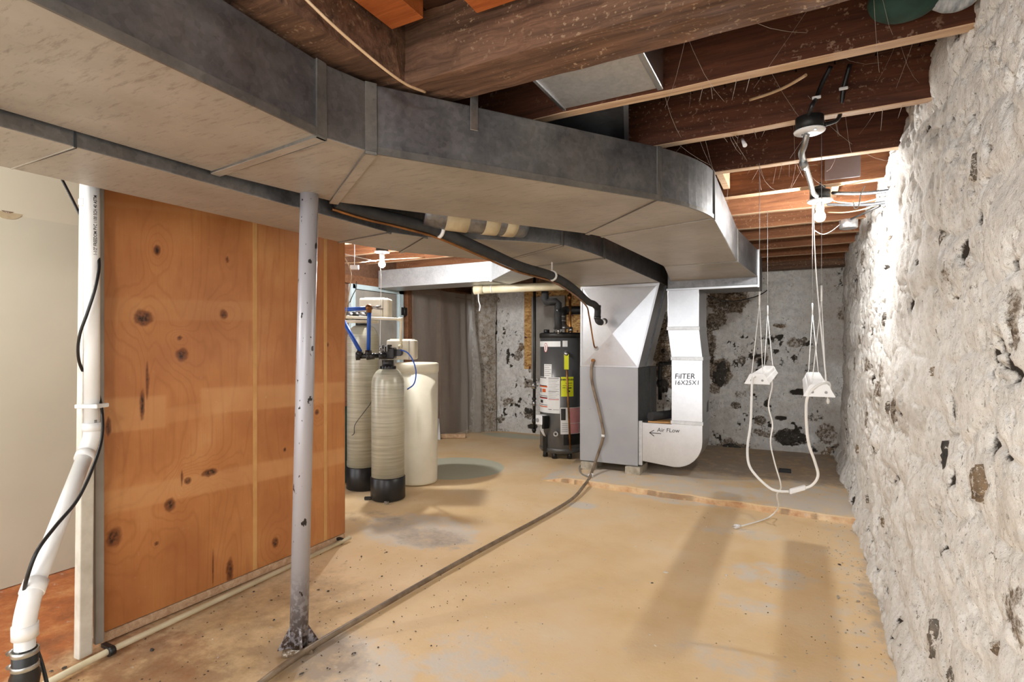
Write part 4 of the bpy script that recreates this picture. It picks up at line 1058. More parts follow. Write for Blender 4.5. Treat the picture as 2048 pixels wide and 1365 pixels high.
# pipes round the heater
ip = thing('insulated_water_pipe', 'black foam insulated water pipe stepping down to the water heater', 'pipe', (-2.55, 5.9, 1.5))
ipd = 6.15
pts = [at_depth(1090, 583, ipd), at_depth(1090, 600, ipd), at_depth(1092, 604, ipd), at_depth(1112, 604, ipd), at_depth(1116, 607, ipd), at_depth(1116, 640, ipd), at_depth(1117, 659, ipd)]
MB().tube(pts, .042, 16).build('foam_sleeve', 'rubber', ip)
MB().tube([at_depth(1091, 566, ipd), at_depth(1091, 584, ipd)], .018, 12).build('bare_end', 'steel', ip)
MB().tube([at_depth(1117, 658, ipd), at_depth(1117, 668, ipd)], .014, 10).build('nipple', 'steel', ip)
MB().tube([at_depth(1112, 622, ipd), at_depth(1120, 622, ipd)], .0435, 16).build('tape_joint', 'black', ip)
gp_ = thing('gas_pipe', 'thin dark iron gas pipe dropping in front of the whitewashed end wall', 'pipe', at_depth(1067, 866, 6.6))
MB().tube([at_depth(1069, 556, 6.55), at_depth(1069, 700, 6.55), at_depth(1068, 866, 6.55)], .018, 12).build('pipe_run', 'darksteel', gp_)
for v0, v1, r in ((765, 778, .03), (796, 800, .026), (803, 812, .024), (838, 846, .026), (858, 863, .026)): MB().tube([at_depth(1068, v0, 6.55), at_depth(1068, v1, 6.55)], r, 12).build('fitting', 'steel' if v0 in (765, 803) else 'darksteel', gp_)
MB().tube([at_depth(1068, 842, 6.55), at_depth(1082, 841, 6.3)], .014, 10).build('branch_nipple', 'darksteel', gp_)
MB().tube([at_depth(1064, 770, 6.5), at_depth(1072, 773, 6.5)], .012, 8).build('shutoff_handle', 'steel', gp_)
cpipe = thing('copper_water_pipe', 'brown copper water pipe rising behind the heater vent', 'pipe', (-2.4, 6.4, 1.45))
MB().tube([at_depth(1140, 575, 6.45), at_depth(1140, 640, 6.45), at_depth(1141, 668, 6.3)], .016, 12).build('pipe_run', 'copper', cpipe)
MB().tube([at_depth(1139, 590, 6.45), at_depth(1139, 600, 6.45)], .026, 12).build('coupling', 'copper', cpipe)
MB().tube([at_depth(1141, 656, 6.32), at_depth(1141, 664, 6.3)], .028, 12).build('union', 'steel', cpipe)
# boards on the end wall
ob = MB(); q0 = at_y(1049, 583, 7.10); q1 = at_y(1165, 741, 7.10)
o = MB().box((q0.x, 7.09, q1.z), (-1.95, 7.105, 2.19)).build('strand_board', 'osb', None, .002, 1, at=(-2.9, 7.1, q1.z)); tag(o, 'yellow strand board fixed to the end wall behind the heater', 'board')
gd = thing('grey_hatch', 'grey painted hatch board in front of the strand board', 'board', (-2.9, 7.05, .55))
g0 = at_y(1060, 594, 7.0); g1 = at_y(1127, 760, 7.0)
MB().box((g0.x, 7.04, g1.z), (g1.x, 7.085, g0.z)).build('hatch_board', 'doorgrey', gd, .004, 1)
g2 = at_y(1086, 612, 7.0); g3 = at_y(1122, 740, 7.0)
MB().box((g2.x, 7.03, g3.z), (g3.x, 7.039, g2.z)).build('raised_panel', 'doorgrey', gd, .004, 1)
# cream drain overhead
cd = thing('overhead_drain', 'thick cream plastic drain pipe hung below the branch duct', 'pipe', (-2.7, 5.4, 1.95))
a_ = at_depth(952, 580, 6.2); b_ = at_depth(1175, 568, 5.86); b_.z = a_.z + .02
MB().tube([a_, b_], .047, 20).build('pipe_run', 'cream_pipe', cd)
for t in (.06,): MB().tube([a_.lerp(b_, -0.015), a_.lerp(b_, .07)], .055, 20).build('coupling', 'cream_pipe', cd)
m_ = a_.lerp(b_, .15); MB().tube([m_ - (b_ - a_).normalized() * .006, m_ + (b_ - a_).normalized() * .006], .05, 20).build('strap', 'cordw', cd)
MB().tube(smooth_path([m_ + Vector((-.15, -.05, -.04)), m_ + Vector((-.14, -.06, -.13)), m_ + Vector((-.12, -.06, -.19)), m_ + Vector((-.13, -.06, -.25))], 4), .007, 6).build('strap_tail', 'cordw', cd)

# ---- refrigerant line set
ls = thing('line_set', 'black insulated refrigerant line with a thin copper line sagging under the ducts', 'pipe', (-1.8, 3.5, 1.8))
LP = [at_depth(672, 404, 2.62), at_depth(735, 424, 2.72), at_depth(800, 440, 2.85), at_depth(880, 463, 3.0), at_depth(970, 502, 3.2), at_depth(1040, 533, 3.55), at_depth(1104, 552, 3.95), at_depth(1145, 576, 4.4), at_depth(1175, 603, 4.9), at_depth(1188, 609, 5.12), at_depth(1195, 618, 5.2), at_depth(1195, 634, 5.2), at_depth(1197, 643, 5.2), at_depth(1203, 645, 5.24), at_depth(1209, 643, 5.36)]
path = smooth_path(LP, 6)
MB().tube(path, .031, 14).build('suction_line', 'rubber', ls)
for (u, v, d) in ((1195, 614, 5.2), (1195, 636, 5.2)):
    MB().tube([at_depth(u, v - 3, d), at_depth(u, v + 3, d)], .034, 14).build('tape_joint', 'black', ls)
MB().tube([at_depth(1203, 646, 5.22), at_depth(1205, 645, 5.25)], .034, 14).build('tie', 'cordw', ls)
cl = [Vector(p) + Vector((-.012, -.012, -.036)) for p in LP[:9]] + [at_depth(1178, 632, 5.12), at_depth(1186, 680, 5.18), at_depth(1189, 694, 5.20), at_depth(1193, 696, 5.27)]
MB().tube(smooth_path(cl, 5), .0075, 8).build('liquid_line', 'copper', ls)
pr = at_depth(1192, 697, 5.26); MB().tube([pr, pr + Vector((0, .02, 0))], .022, 14).build('grommet', 'steel', ls)
for i, (k, r) in enumerate(((3, .036), (6, .036))):
    c_ = Vector(LP[k]); t_ = (Vector(LP[k + 1]) - Vector(LP[k - 1])).normalized()
    MB().tube([c_ - t_ * .009, c_ + t_ * .009], r + .004, 16).bar(c_ + Vector((0, 0, .03)), c_ + Vector((0, 0, .10)), .016, .004).build('hanger_strap', 'cordw', ls)

# ================================================================== STEEL COLUMN
cb_ = at_z(597, 1297, 0.0); ct_ = at_depth(618.5, 404, 2.40)
col = thing('steel_column', 'chipped grey steel column standing beside the plywood partition', 'column', (cb_.x, cb_.y, 0))
dirc = (ct_ - cb_).normalized(); top_c = cb_ + dirc * ((2.28) / dirc.z)
MB().tube([cb_ + dirc * .005, cb_.lerp(top_c, .5), top_c], .0385, 28).build('shaft', 'column', col)
MB().lathe(cb_, [(.088, 0.0), (.088, .008), (.083, .012)], 4, False).build('base_plate', 'stone_brown', col)
for k in range(4):
    a = k * math.pi / 2 + math.pi / 4 + .25; d_ = Vector((math.cos(a), math.sin(a), 0)); s_ = Vector((-d_.y, d_.x, 0)) * .004
    p0, p1, p2 = cb_ + d_ * .034 + Vector((0, 0, .012)), cb_ + d_ * .085 + Vector((0, 0, .012)), cb_ + d_ * .036 + Vector((0, 0, .10))
    mb = MB(); mb.add([p0 - s_, p1 - s_, p2 - s_, p0 + s_, p1 + s_, p2 + s_], [(0, 1, 2), (5, 4, 3), (0, 3, 4, 1), (1, 4, 5, 2), (2, 5, 3, 0)]); mb.build('gusset', 'column', col)
MB().box((top_c.x - .08, top_c.y - .08, 2.262), (top_c.x + .08, top_c.y + .08, 2.279)).build('cap_plate', 'column', col, .002, 1)

# ================================================================== LEFT: DISCHARGE PIPE, POST, FLOOR PIPE
sd = thing('sump_discharge_pipe', 'white plastic discharge pipe with slanting lower run and black rubber coupling', 'pipe', at_depth(50, 1400, 1.70))
PD = 2.20
pa = at_depth(184, 868, PD); ptop = Vector((pa.x, pa.y, 2.27)); pb = at_depth(174, 902, PD - .02); pc = at_depth(66, 1180, 1.76); pe = at_depth(50, 1262, 1.72); pf = Vector((pe.x - .004, pe.y, .01))
MB().tube([ptop, pa + Vector((0, 0, .02))], .027, 22).build('vertical_run', 'pvc', sd)
pv = sd.children[0]
MB().tube([pb, pc], .027, 22).build('slanted_run', 'pvc', sd)
MB().tube([pe, pf], .027, 22).build('lower_run', 'pvc', sd)
e1o = MB().tube(smooth_path([pa + Vector((0, 0, .035)), pa + Vector((0, 0, -.01)), pb, pb + (pc - pb).normalized() * .035], 4), .0305, 22).build('upper_elbow', 'pvc', sd)
MB().tube([pa + Vector((0, 0, .045)), pa + Vector((0, 0, .012))], .0335, 22).build('elbow_lip', 'pvc', e1o); dsl = (pc - pb).normalized()
MB().tube([pb + dsl * .012, pb + dsl * .042], .0335, 22).build('elbow_lip', 'pvc', e1o)
e2o = MB().tube(smooth_path([pc - dsl * .03, pc + dsl * .02, pe + Vector((0, 0, .03)), pe - Vector((0, 0, .02))], 4), .0305, 22).build('lower_elbow', 'pvc', sd)
MB().tube([pc - dsl * .03, pc + dsl * .012], .0345, 22).build('elbow_lip', 'pvc', e2o); MB().tube([pe + Vector((0, 0, .02)), pe - Vector((0, 0, .022))], .0345, 22).build('elbow_lip', 'pvc', e2o)
def pz(v): return Vector((pe.x, pe.y, CAM_H + (HOR - v) / FPX * 1.72))
cpl = MB().lathe(Vector((pe.x, pe.y, 0)), [(.031, pz(1390).z), (.036, pz(1370).z), (.040, pz(1352).z), (.033, pz(1338).z), (.034, pz(1300).z), (.028, pz(1297).z)], 24).build('rubber_coupling', 'black', sd)
for v in (1304, 1332):
    z_ = pz(v).z; MB().lathe(Vector((pe.x, pe.y, 0)), [(.035, z_ - .008), (.0362, z_ - .007), (.0362, z_ + .007), (.035, z_ + .008)], 24).build('hose_clamp', 'steel', cpl)
    q_ = pz(v) - rgt * .042; MB().tube([q_ - rgt * .012 - Vector((0, 0, .008)), q_ + rgt * .012 + Vector((0, 0, .006))], .008, 10).build('clamp_screw', 'steel', cpl)
MB().tube([pz(1352), pz(1420)], .0275, 20).build('lower_stub', 'pvc', sd)
hs = at_depth(184, 812, PD); MB().obox(hs, rgt * .046, fwd * .034, Vector((0, 0, .0085))).build('pipe_strap', 'pvc', sd, .003, 1)
hs2 = at_depth(163, 406, PD); MB().obox(hs2 + rgt * .012, rgt * .012, fwd * .02, Vector((0, 0, .014))).build('pipe_clip', 'pvc', sd, .003, 1)
def on_pipe(x, y, h_, z0):
    th = .45 + (-y) / .027 * 1.0
    o_ = Vector((pa.x, pa.y, 0)); f_ = Vector((-pa.x, -pa.y, 0)).normalized(); r2 = Vector((-f_.y, f_.x, 0))
    return tuple(o_ + (f_ * math.cos(th) + r2 * math.sin(th) * 1) * .0278 + Vector((0, 0, z0 + x)))
zA = CAM_H + (HOR - 512) / FPX * PD
lettering('pipe_print', '1-1/2" FREEDOM PVC 1100 SCH 40 ASTM', .0165, 'ink', pv, lambda x, y, h_: on_pipe(x * .83, y - .004, h_, zA), bold=.0003)
zB = CAM_H + (HOR - 868) / FPX * PD
for k in range(8):
    z_ = zB + .012 + k * .006
    MB().add([on_pipe(0, -.005, 0, z_), on_pipe(0, .005, 0, z_), on_pipe(0, .005, 0, z_ + .003), on_pipe(0, -.005, 0, z_ + .003)], [(0, 1, 2, 3)]).build('pipe_print', 'ink', pv)
# pump cable winding round the pipe
cabp = [(122, 355, 2.35), (140, 390, 2.34), (163, 436, 2.32), (185, 480, 2.28), (198, 522, 2.20), (192, 570, 2.15), (175, 625, 2.13), (160, 668, 2.14), (156, 705, 2.18), (162, 735, 2.24), (180, 765, 2.27), (197, 790, 2.23), (205, 835, 2.18), (203, 880, 2.14), (186, 935, 2.06), (155, 1000, 1.95), (112, 1052, 1.84), (76, 1100, 1.74), (56, 1150, 1.72), (48, 1190, 1.74), (50, 1240, 1.79), (70, 1290, 1.80), (84, 1330, 1.79), (95, 1375, 1.78), (102, 1430, 1.78)]
o = MB().tube(smooth_path([at_depth(*p) for p in cabp], 6), .0058, 10).build('pump_cable', 'cable', None, at=at_depth(100, 1430, 1.78)); tag(o, 'black pump cable winding round the white discharge pipe', 'cable')
# white post at the partition end
wp_ = thing('white_post', 'white painted post with worn rounded foot at the plywood edge', 'post', at_z(170, 1322, 0))
fx, fy = org(wp_).x, org(wp_).y
MB().hexa([(fx - .050, fy - .020, .004), (fx + .004, fy - .024, .012), (fx - .002, fy + .030, .012), (fx - .056, fy + .034, .012)], [(fx - .056, fy + .004, 2.2), (fx + .002, fy - .002, 2.2), (fx - .002, fy + .046, 2.2), (fx - .058, fy + .054, 2.2)]).build('board', 'pvc_dull', wp_, .006, 3)
MB().box((fx - .052, fy + .052, .03), (fx - .030, fy + .085, 2.2)).build('edge_strip', 'doorgrey', wp_, .002, 1)
MB().box((fx - .085, fy + .02, .02), (fx - .073, fy + .06, 2.2)).build('edge_strip', 'pvc_dull', wp_, .002, 1)
# floor pipe
fpipe = thing('floor_pipe', 'thin cream plastic pipe lying on the floor along the plywood', 'pipe', at_z(430, 1205, 0))
f0, f1_, f2_ = at_z(60, 1385, .02), at_z(212, 1306, .02), at_z(700, 1076, .02)
MB().tube([f0, f1_, f2_], .0135, 12).build('pipe_run', 'cream_pipe', fpipe)
for q_ in (at_z(222, 1303, .02), at_z(682, 1083, .02)):
    dq = (f2_ - f1_).normalized(); MB().tube([q_ - dq * .012, q_ + dq * .012], .019, 12).obox(q_ + Vector((-.03, 0, .012)), (.03, 0, 0), (0, .01, 0), (0, 0, .008)).build('pipe_clip', 'black', fpipe)

# ================================================================== SOFTENER TANKS
FT = Vector((*at_depth(776, 690, 4.66).xy, 0)); TT = Vector((*at_depth(726, 690, 5.0).xy, 0)); BT = Vector((*at_depth(834, 690, 5.22).xy, 0))
def dome(r, z0, z1, neck):
    out = []
    for k in range(9):
        a = math.pi / 2 * k / 8; out.append((neck + (r - neck) * math.cos(a), z0 + (z1 - z0) * math.sin(a)))
    return out
ft = thing('filter_tank', 'shorter pale wound fibreglass filter tank with black valve and black base', 'water tank', FT)
MB().lathe(FT, [(.143, .002), (.147, .006), (.147, .185), (.140, .192)], 36).build('base_boot', 'black', ft)
MB().lathe(FT, [(.139, .17), (.140, .95)] + dome(.140, .97, 1.115, .05)[1:] + [(.05, 1.125)], 40).build('tank_body', 'tank', ft)
vb = MB().lathe(FT, [(.062, 1.11), (.064, 1.115), (.064, 1.135), (.050, 1.14), (.050, 1.185), (.056, 1.19)], 24).build('valve_collar', 'black', ft)
for k in range(16):
    a = 2 * math.pi * k / 16; MB().obox(FT + Vector((.064 * math.cos(a), .064 * math.sin(a), 1.125)), (.004 * math.cos(a), .004 * math.sin(a), 0), (-.006 * math.sin(a), .006 * math.cos(a), 0), (0, 0, .011)).build('collar_rib', 'black', vb)
def vpt(u, v, d=4.62): return at_depth(u, v, d)
vbody = MB().obox(vpt(778, 707, 4.62), rgt * .055, fwd * .06, Vector((0, 0, .05))).build('valve_body', 'black', ft, .012, 3)
MB().obox(vpt(770, 698, 4.60), rgt * .04, fwd * .045, Vector((0, 0, .025))).build('valve_cap', 'black', vbody, .008, 2)
MB().tube([vpt(779, 694, 4.58), vpt(779, 690, 4.58)], .02, 12).tube([vpt(768, 697, 4.55), vpt(768, 691, 4.55)], .013, 10).build('valve_port', 'black', vbody)
for k in range(3): MB().obox(vpt(764 + k * 5, 697, 4.54), rgt * .004, fwd * .012, Vector((0, 0, .028))).build('valve_rib', 'greytext', vbody, .002, 1)
for u in (792, 796): MB().tube([vpt(u, 706, 4.60), vpt(u + 4, 706, 4.66)], .03, 14).build('valve_nut', 'black', vbody)
ch_ = MB().obox(vpt(805, 700, 4.86), rgt * .125, fwd * .09, Vector((0, 0, .088))).build('control_housing', 'beige', ft, .016, 3)
MB().obox(vpt(805, 680, 4.86), rgt * .10, fwd * .07, Vector((0, 0, .006))).build('housing_lid', 'beige', ch_, .004, 2)
MB().obox(vpt(822, 701, 4.86), rgt * .003, fwd * .0915, Vector((0, 0, .086))).build('housing_seam', 'greytext', ch_)
MB().tube(smooth_path([vpt(801, 700, 4.60), vpt(815, 706, 4.58), vpt(826, 722, 4.56), vpt(832, 745, 4.55), vpt(828, 768, 4.58), vpt(815, 779, 4.68)], 5), .006, 8).build('drain_tube', 'blue', ft)
MB().tube(smooth_path([vpt(765, 712, 4.56), vpt(760, 700, 4.55), vpt(762, 695, 4.55), vpt(768, 702, 4.55)], 4), .004, 6).build('clip_wire', 'cordw', vbody)
# valve manifold, blue pipes
mf = thing('bypass_manifold', 'black pipe manifold with elbow feeding the shorter tank valve', 'pipe', vpt(735, 712, 4.5))
MB().tube([vpt(772, 711, 4.56), vpt(714, 713, 4.50)], .022, 16).build('manifold_run', 'black', mf)
for u, r in ((716, .034), (737, .031), (745, .027), (762, .026)): MB().tube([vpt(u - 4, 713, 4.50), vpt(u + 4, 712.7, 4.505)], r, 16).build('fitting', 'black', mf)
MB().tube([vpt(737, 712, 4.5), vpt(737, 701, 4.5)], [.028, .026], 14).build('upright_socket', 'black', mf); MB().tube([vpt(717, 713, 4.5), vpt(721, 703, 4.5)], .028, 14).build('angled_socket', 'black', mf)
for k, (pts, lb) in enumerate((([(737, 702, 4.5), (738, 640, 4.5), (739, 624, 4.5)], 'upright blue water pipe rising from the black manifold'), ([(721, 704, 4.5), (703, 672, 4.52), (686, 640, 4.55)], 'slanting blue water pipe running behind the plywood edge'), ([(734, 617, 4.53), (700, 619, 4.56), (676, 620, 4.6)], 'level blue water pipe beside the tall tank head'))):
    o = MB().tube([vpt(*p) for p in pts], .0165, 14).build('blue_pipe', 'blue', None, at=vpt(*pts[0])); tag(o, lb, 'pipe', 'blue water pipes at the tanks')
bv = thing('brass_valve', 'worn pipe tee with two short lever handles at the blue pipes', 'valve', vpt(739, 618, 4.5))
MB().ball(vpt(738, 616, 4.5), .03).tube([vpt(738, 626, 4.5), vpt(738, 614, 4.5)], .022, 12).build('tee_body', 'copper', bv)
for (u1, v1) in ((762, 613), (766, 619)): MB().tube([vpt(741, 615, 4.49), vpt(u1, v1, 4.48)], .008, 8).build('lever', 'steel', bv)
cpv = thing('cream_drain_line', 'thin cream pipe running level then down to the tank valve', 'pipe', vpt(745, 638, 4.72))
MB().tube([vpt(672, 634, 4.72), vpt(799, 639, 4.72), vpt(802, 641, 4.72), vpt(803, 645, 4.72), vpt(801, 697, 4.68)], .0125, 10).build('pipe_run', 'cream_pipe', cpv)
MB().tube([vpt(797, 639, 4.72), vpt(806, 640, 4.72)], .019, 10).build('elbow', 'cream_pipe', cpv); MB().tube([vpt(801, 690, 4.68), vpt(801, 698, 4.68)], .018, 10).build('coupling', 'cream_pipe', cpv)
MB().tube([vpt(672, 643, 4.72), vpt(756, 644, 4.72)], .014, 10).build('stub_line', 'cream_pipe', cpv)
# tall tank
tt = thing('softener_tank', 'tall pale wound fibreglass softener tank behind the plywood edge', 'water tank', TT)
MB().lathe(TT, [(.146, .002), (.150, .006), (.150, .20), (.143, .206)], 36).build('base_boot', 'black', tt)
MB().lathe(TT, [(.142, .18), (.143, 1.33)] + dome(.143, 1.35, 1.50, .055)[1:] + [(.055, 1.515)], 40).build('tank_body', 'tank', tt)
MB().lathe(TT, [(.066, 1.50), (.066, 1.53), (.05, 1.535), (.05, 1.57)], 24).build('valve_collar', 'black', tt)
hd = MB().obox(vpt(752, 618, 5.0), rgt * .135, fwd * .085, Vector((0, 0, .092))).build('control_housing', 'beige', tt, .016, 3)
MB().obox(vpt(770, 619, 5.0), rgt * .003, fwd * .0865, Vector((0, 0, .09))).build('housing_seam', 'greytext', hd)
MB().obox(vpt(752, 598, 5.0), rgt * .09, fwd * .06, Vector((0, 0, .006))).build('housing_lid', 'beige', hd, .004, 2)
vv = MB().obox(vpt(712, 632, 4.9), rgt * .10, fwd * .05, Vector((0, 0, .035))).build('valve_body', 'black', tt, .01, 3)
for u in (700, 712, 724): MB().ball(vpt(u, 632, 4.82), .034).build('valve_knob', 'steel' if u != 712 else 'darksteel', vv)
MB().tube(smooth_path([vpt(744, 785, 4.80), vpt(742, 805, 4.80), vpt(728, 825, 4.82), vpt(710, 850, 4.84), vpt(708, 868, 4.85), vpt(700, 872, 4.9)], 5), .003, 6).build('sensor_wire', 'cable', tt)
# brine tank
bt_ = thing('brine_tank', 'round cream plastic salt tank with a lid behind the shorter tank', 'water tank', BT)
MB().lathe(BT, [(.185, .003), (.192, .01), (.195, .03), (.203, 1.06)], 48).build('tank_body', 'beige', bt_)
MB().lathe(BT, [(.204, 1.06), (.209, 1.064), (.209, 1.13), (.204, 1.142), (.19, 1.148), (0, 1.155)], 48).build('lid', 'beige', bt_)
MB().lathe(BT, [(.2035, 1.053), (.206, 1.056), (.206, 1.06)], 48).build('rim', 'beige', bt_)
# bits on the floor by the tanks
o = MB().obox(at_z(773, 1006, .012), (.018, 0, 0), (0, .012, 0), (0, 0, .012)).build('pipe_offcut', 'steel', None, .003, 1, at=at_z(773, 1006, 0)); tag(o, 'small grey offcut lying before the shorter tank', 'offcut')
o = MB().obox(at_z(736, 997, .012), rgt * .03, fwd * .012, (0, 0, .012)).build('black_bracket', 'black', None, .003, 1, at=at_z(736, 997, 0)); tag(o, 'black bracket on the floor between the two wound tanks', 'bracket')
tb = MB().box((TT.x - .32, TT.y - .1, .22), (TT.x - .26, TT.y + .06, .95)).build('teal_post', 'teal', None, .004, 1, at=(TT.x - .3, TT.y, .0)); tag(tb, 'chipped teal post behind the tall tank', 'post')
tb.data.transform(Matrix.Translation((0, 0, -.22)))
wb = thing('white_card', 'white card leaning behind the salt tank', 'card', at_z(880, 882, 0))
q_ = at_z(880, 880, 0); MB().hexa([q_ + Vector((-.09, .0, 0)), q_ + Vector((.02, -.02, 0)), q_ + Vector((.02, -.015, 0)), q_ + Vector((-.09, .006, 0))], [q_ + Vector((-.10, .08, .28)), q_ + Vector((-.06, .06, .28)), q_ + Vector((-.06, .066, .28)), q_ + Vector((-.10, .086, .28))]).build('card_sheet', 'pvc', wb)
o = MB().obox(at_z(947, 855, .035), (.05, 0, 0), (0, .06, 0), (0, 0, .035)).build('concrete_block', 'concrete', None, .008, 2, at=at_z(947, 855, 0)); tag(o, 'small pale block holding down the plastic sheet', 'block')
o = MB().obox(at_z(905, 872, .03), (.16, .10, 0), (-.02, .04, 0), (0, 0, .03)).build('wood_offcut', 'joist_pale', None, .005, 1, at=at_z(905, 872, 0)); tag(o, 'short timber offcut at the foot of the plastic sheet', 'offcut')

# ================================================================== LAMPS
def bulb_lamp(name, label, base, bulb_c, cord_pts, glass='bulb'):
    t = thing(name, label, 'lamp', base, 'bare bulb ceiling lamps')
    b = Vector(base)
    MB().lathe(b, [(.055, .0), (.055, .055), (.0, .056)], 20).build('junction_box', 'darksteel', t)
    MB().lathe(b, [(.0, -.016), (.045, -.016), (.066, -.012), (.070, -.002), (.0, .0)], 28).build('porcelain_plate', 'lampw', t)
    MB().lathe(b, [(.019, -.062), (.023, -.058), (.023, -.014)], 20).build('socket', 'lampw', t)
    z = bulb_c[2] - b.z
    gl = MB(); gl.lathe(b, [(.0, z - .031), (.014, z - .028), (.024, z - .019), (.030, z - .004), (.029, z + .010), (.022, z + .024), (.016, -.055), (.014, -.05)], 24).build('bulb_glass', glass, t)
    MB().lathe(b, [(.0165, -.056), (.0165, -.048)], 16).build('bulb_cap', 'lampw', t)
    MB().tube(smooth_path(cord_pts, 5), .0032, 8).build('pull_cord', 'cordw', t)
    MB().ball(cord_pts[-1], .008, 8, 6, (1, 1, 1.8)).build('cord_knob', 'cordw', t)
    return t
B1 = at_depth(1640, 400, 3.28); B1b = at_depth(1640, 434, 3.28)
l1 = bulb_lamp('bulb_lamp', 'lit bare bulb lamp close to the rough white right wall', B1, B1b, [B1 + Vector((-.035, -.02, -.014)), at_depth(1628, 470, 3.22), at_depth(1633, 560, 3.06), at_depth(1642, 660, 2.9), at_depth(1653, 768, 2.75), at_depth(1656, 803, 2.74)])
B2 = at_depth(764, 503, 4.95); B2b = at_depth(763, 529, 4.95)
l2 = bulb_lamp('bulb_lamp', 'lit bare bulb lamp hanging above the softener tanks', B2, B2b, [B2 + Vector((.0, -.036, -.014)), at_depth(762, 560, 4.9), at_depth(761, 640, 4.88), at_depth(760, 705, 4.86)], 'bulb_strong')
MB().tube([B2 + Vector((0, 0, .05)), Vector((B2.x, B2.y, 2.30))], .012, 8).build('stem', 'steel', l2)
MB().tube([B1 + Vector((0, 0, .05)), Vector((B1.x, B1.y, 2.30))], .03, 10).build('stem', 'darksteel', l1)
B3 = Vector((-0.35, -0.55, 2.16)); l3 = bulb_lamp('bulb_lamp', 'added unseen fill bulb behind the camera', B3, B3 + Vector((0, 0, -.10)), [B3 + Vector((.036, 0, -.014)), B3 + Vector((.036, 0, -.3)), B3 + Vector((.036, .01, -.5))])  # bulb added out of view to fill the room with light
B4 = Vector((-3.15, 0.15, 2.10)); l4 = bulb_lamp('bulb_lamp', 'added unseen fill bulb behind the plywood partition', B4, B4 + Vector((0, 0, -.10)), [B4 + Vector((.036, 0, -.014)), B4 + Vector((.036, 0, -.3)), B4 + Vector((.036, .01, -.5))])  # second added bulb, also unseen, as fill light
for l_, b_ in ((l3, B3), (l4, B4)): MB().tube([b_ + Vector((0, 0, .05)), Vector((b_.x, b_.y, 2.5))], .012, 8).build('stem', 'steel', l_)

jb = thing('ceiling_junction_box', 'round steel junction box with pale cover under the dark joist', 'junction box', at_depth(1619, 262, 2.24))
jc = org(jb)
MB().lathe(jc, [(.053, .0), (.053, .055), (.0, .057)], 22).build('box_body', 'darksteel', jb); MB().lathe(jc, [(.0, -.006), (.058, -.005), (.060, .0), (.0, .001)], 28).build('cover_plate', 'lampw', jb)
for (dx, dy) in ((.02, -.03), (-.025, .02)): MB().obox(jc + Vector((dx, dy, -.006)), (.004, 0, 0), (0, .008, 0), (0, 0, .002)).build('cover_slot', 'black', jb)
for (pts, clip) in (([(1612, 245, 2.24), (1624, 212, 2.16), (1633, 195, 2.20), (1645, 165, 2.19), (1662, 132, 2.16)], (1633, 195, 2.185)), ([(1648, 250, 2.24), (1674, 240, 2.25), (1682, 220, 2.25), (1687, 178, 2.22), (1700, 128, 2.18)], (1687, 177, 2.205))):
    cw_ = MB().tube(smooth_path([at_depth(*p) for p in pts], 5), .0085, 8).build('supply_cable', 'cable', jb)
    MB().obox(at_depth(*clip), (.016, 0, 0), (0, .004, 0), (0, 0, .006)).build('cable_clip', 'cordw', cw_, .002, 1)
cn = thing('flexible_conduit', 'silver flexible conduit hanging between junction box and bulb', 'conduit', jc)
cpts = smooth_path([at_depth(1614, 268, 2.24), at_depth(1608, 292, 2.27), at_depth(1603, 308, 2.33), at_depth(1610, 330, 2.48), at_depth(1621, 365, 2.85), at_depth(1626, 385, 3.10), at_depth(1634, 393, 3.24)], 14)
rr_ = [.0125 + (.0012 if i % 2 else -.0008) for i in range(len(cpts))]
MB().tube(cpts, rr_, 12).build('conduit_run', 'steel', cn); MB().tube([at_depth(1606, 326, 2.40), at_depth(1609, 334, 2.44)], .017, 12).build('coupling', 'steel', cn)
# armoured cables along the joists by the bulb
for k, (pts, lb, r) in enumerate((([(1664, 386, 3.3), (1700, 387, 3.2), (1740, 386, 3.08), (1790, 380, 2.9)], 'upper ribbed armoured cable running from the bulb to the right wall', .010), ([(1655, 409, 3.5), (1700, 410, 3.35), (1740, 409, 3.2), (1775, 404, 3.0)], 'lower ribbed armoured cable behind the lit bulb', .009))):
    ps_ = smooth_path([at_depth(*p) for p in pts], 26); o = MB().tube(ps_, [r + (.0012 if i % 2 else -.001) for i in range(len(ps_))], 8).build('armoured_cable', 'galv_dark', None, at=ps_[0]); tag(o, lb, 'cable')
for k, (pts, lb, r, m) in enumerate((([(1666, 401, 3.25), (1685, 405, 3.25), (1720, 406, 3.15), (1775, 392, 2.95)], 'white wire sagging beside the bulb plate', .0035, 'doorgrey'), ([(1655, 425, 3.7), (1690, 425, 3.55), (1730, 418, 3.3), (1762, 405, 3.1)], 'tan cable looping behind the bulb towards the right wall', .004, 'dustrope'),
        ([(1630, 462, 3.4), (1645, 469, 3.45), (1662, 463, 3.5), (1680, 449, 3.6)], 'thin white wire looping below the bulb', .002, 'cordw'), ([(1730, 372, 2.8), (1722, 388, 2.8), (1717, 412, 2.8), (1710, 417, 2.8), (1706, 405, 2.8)], 'loose white wire ends dangling near the right wall', .0028, 'doorgrey'))):
    o = MB().tube(smooth_path([at_depth(*p) for p in pts], 6), r, 8).build('ceiling_wire', m, None, at=at_depth(*pts[0])); tag(o, lb, 'wire')
o2 = thing('far_junction_box', 'grey junction box on the joist beyond the lit bulb', 'junction box', at_depth(1697, 450, 3.65))
MB().lathe(org(o2), [(.05, -.025), (.055, -.02), (.055, .03), (.045, .035)], 20).build('box_body', 'galv_new', o2); MB().tube([org(o2) + Vector((0, 0, .03)), at_depth(1760, 412, 3.15)], .007, 8).build('conduit_stub', 'darksteel', o2)
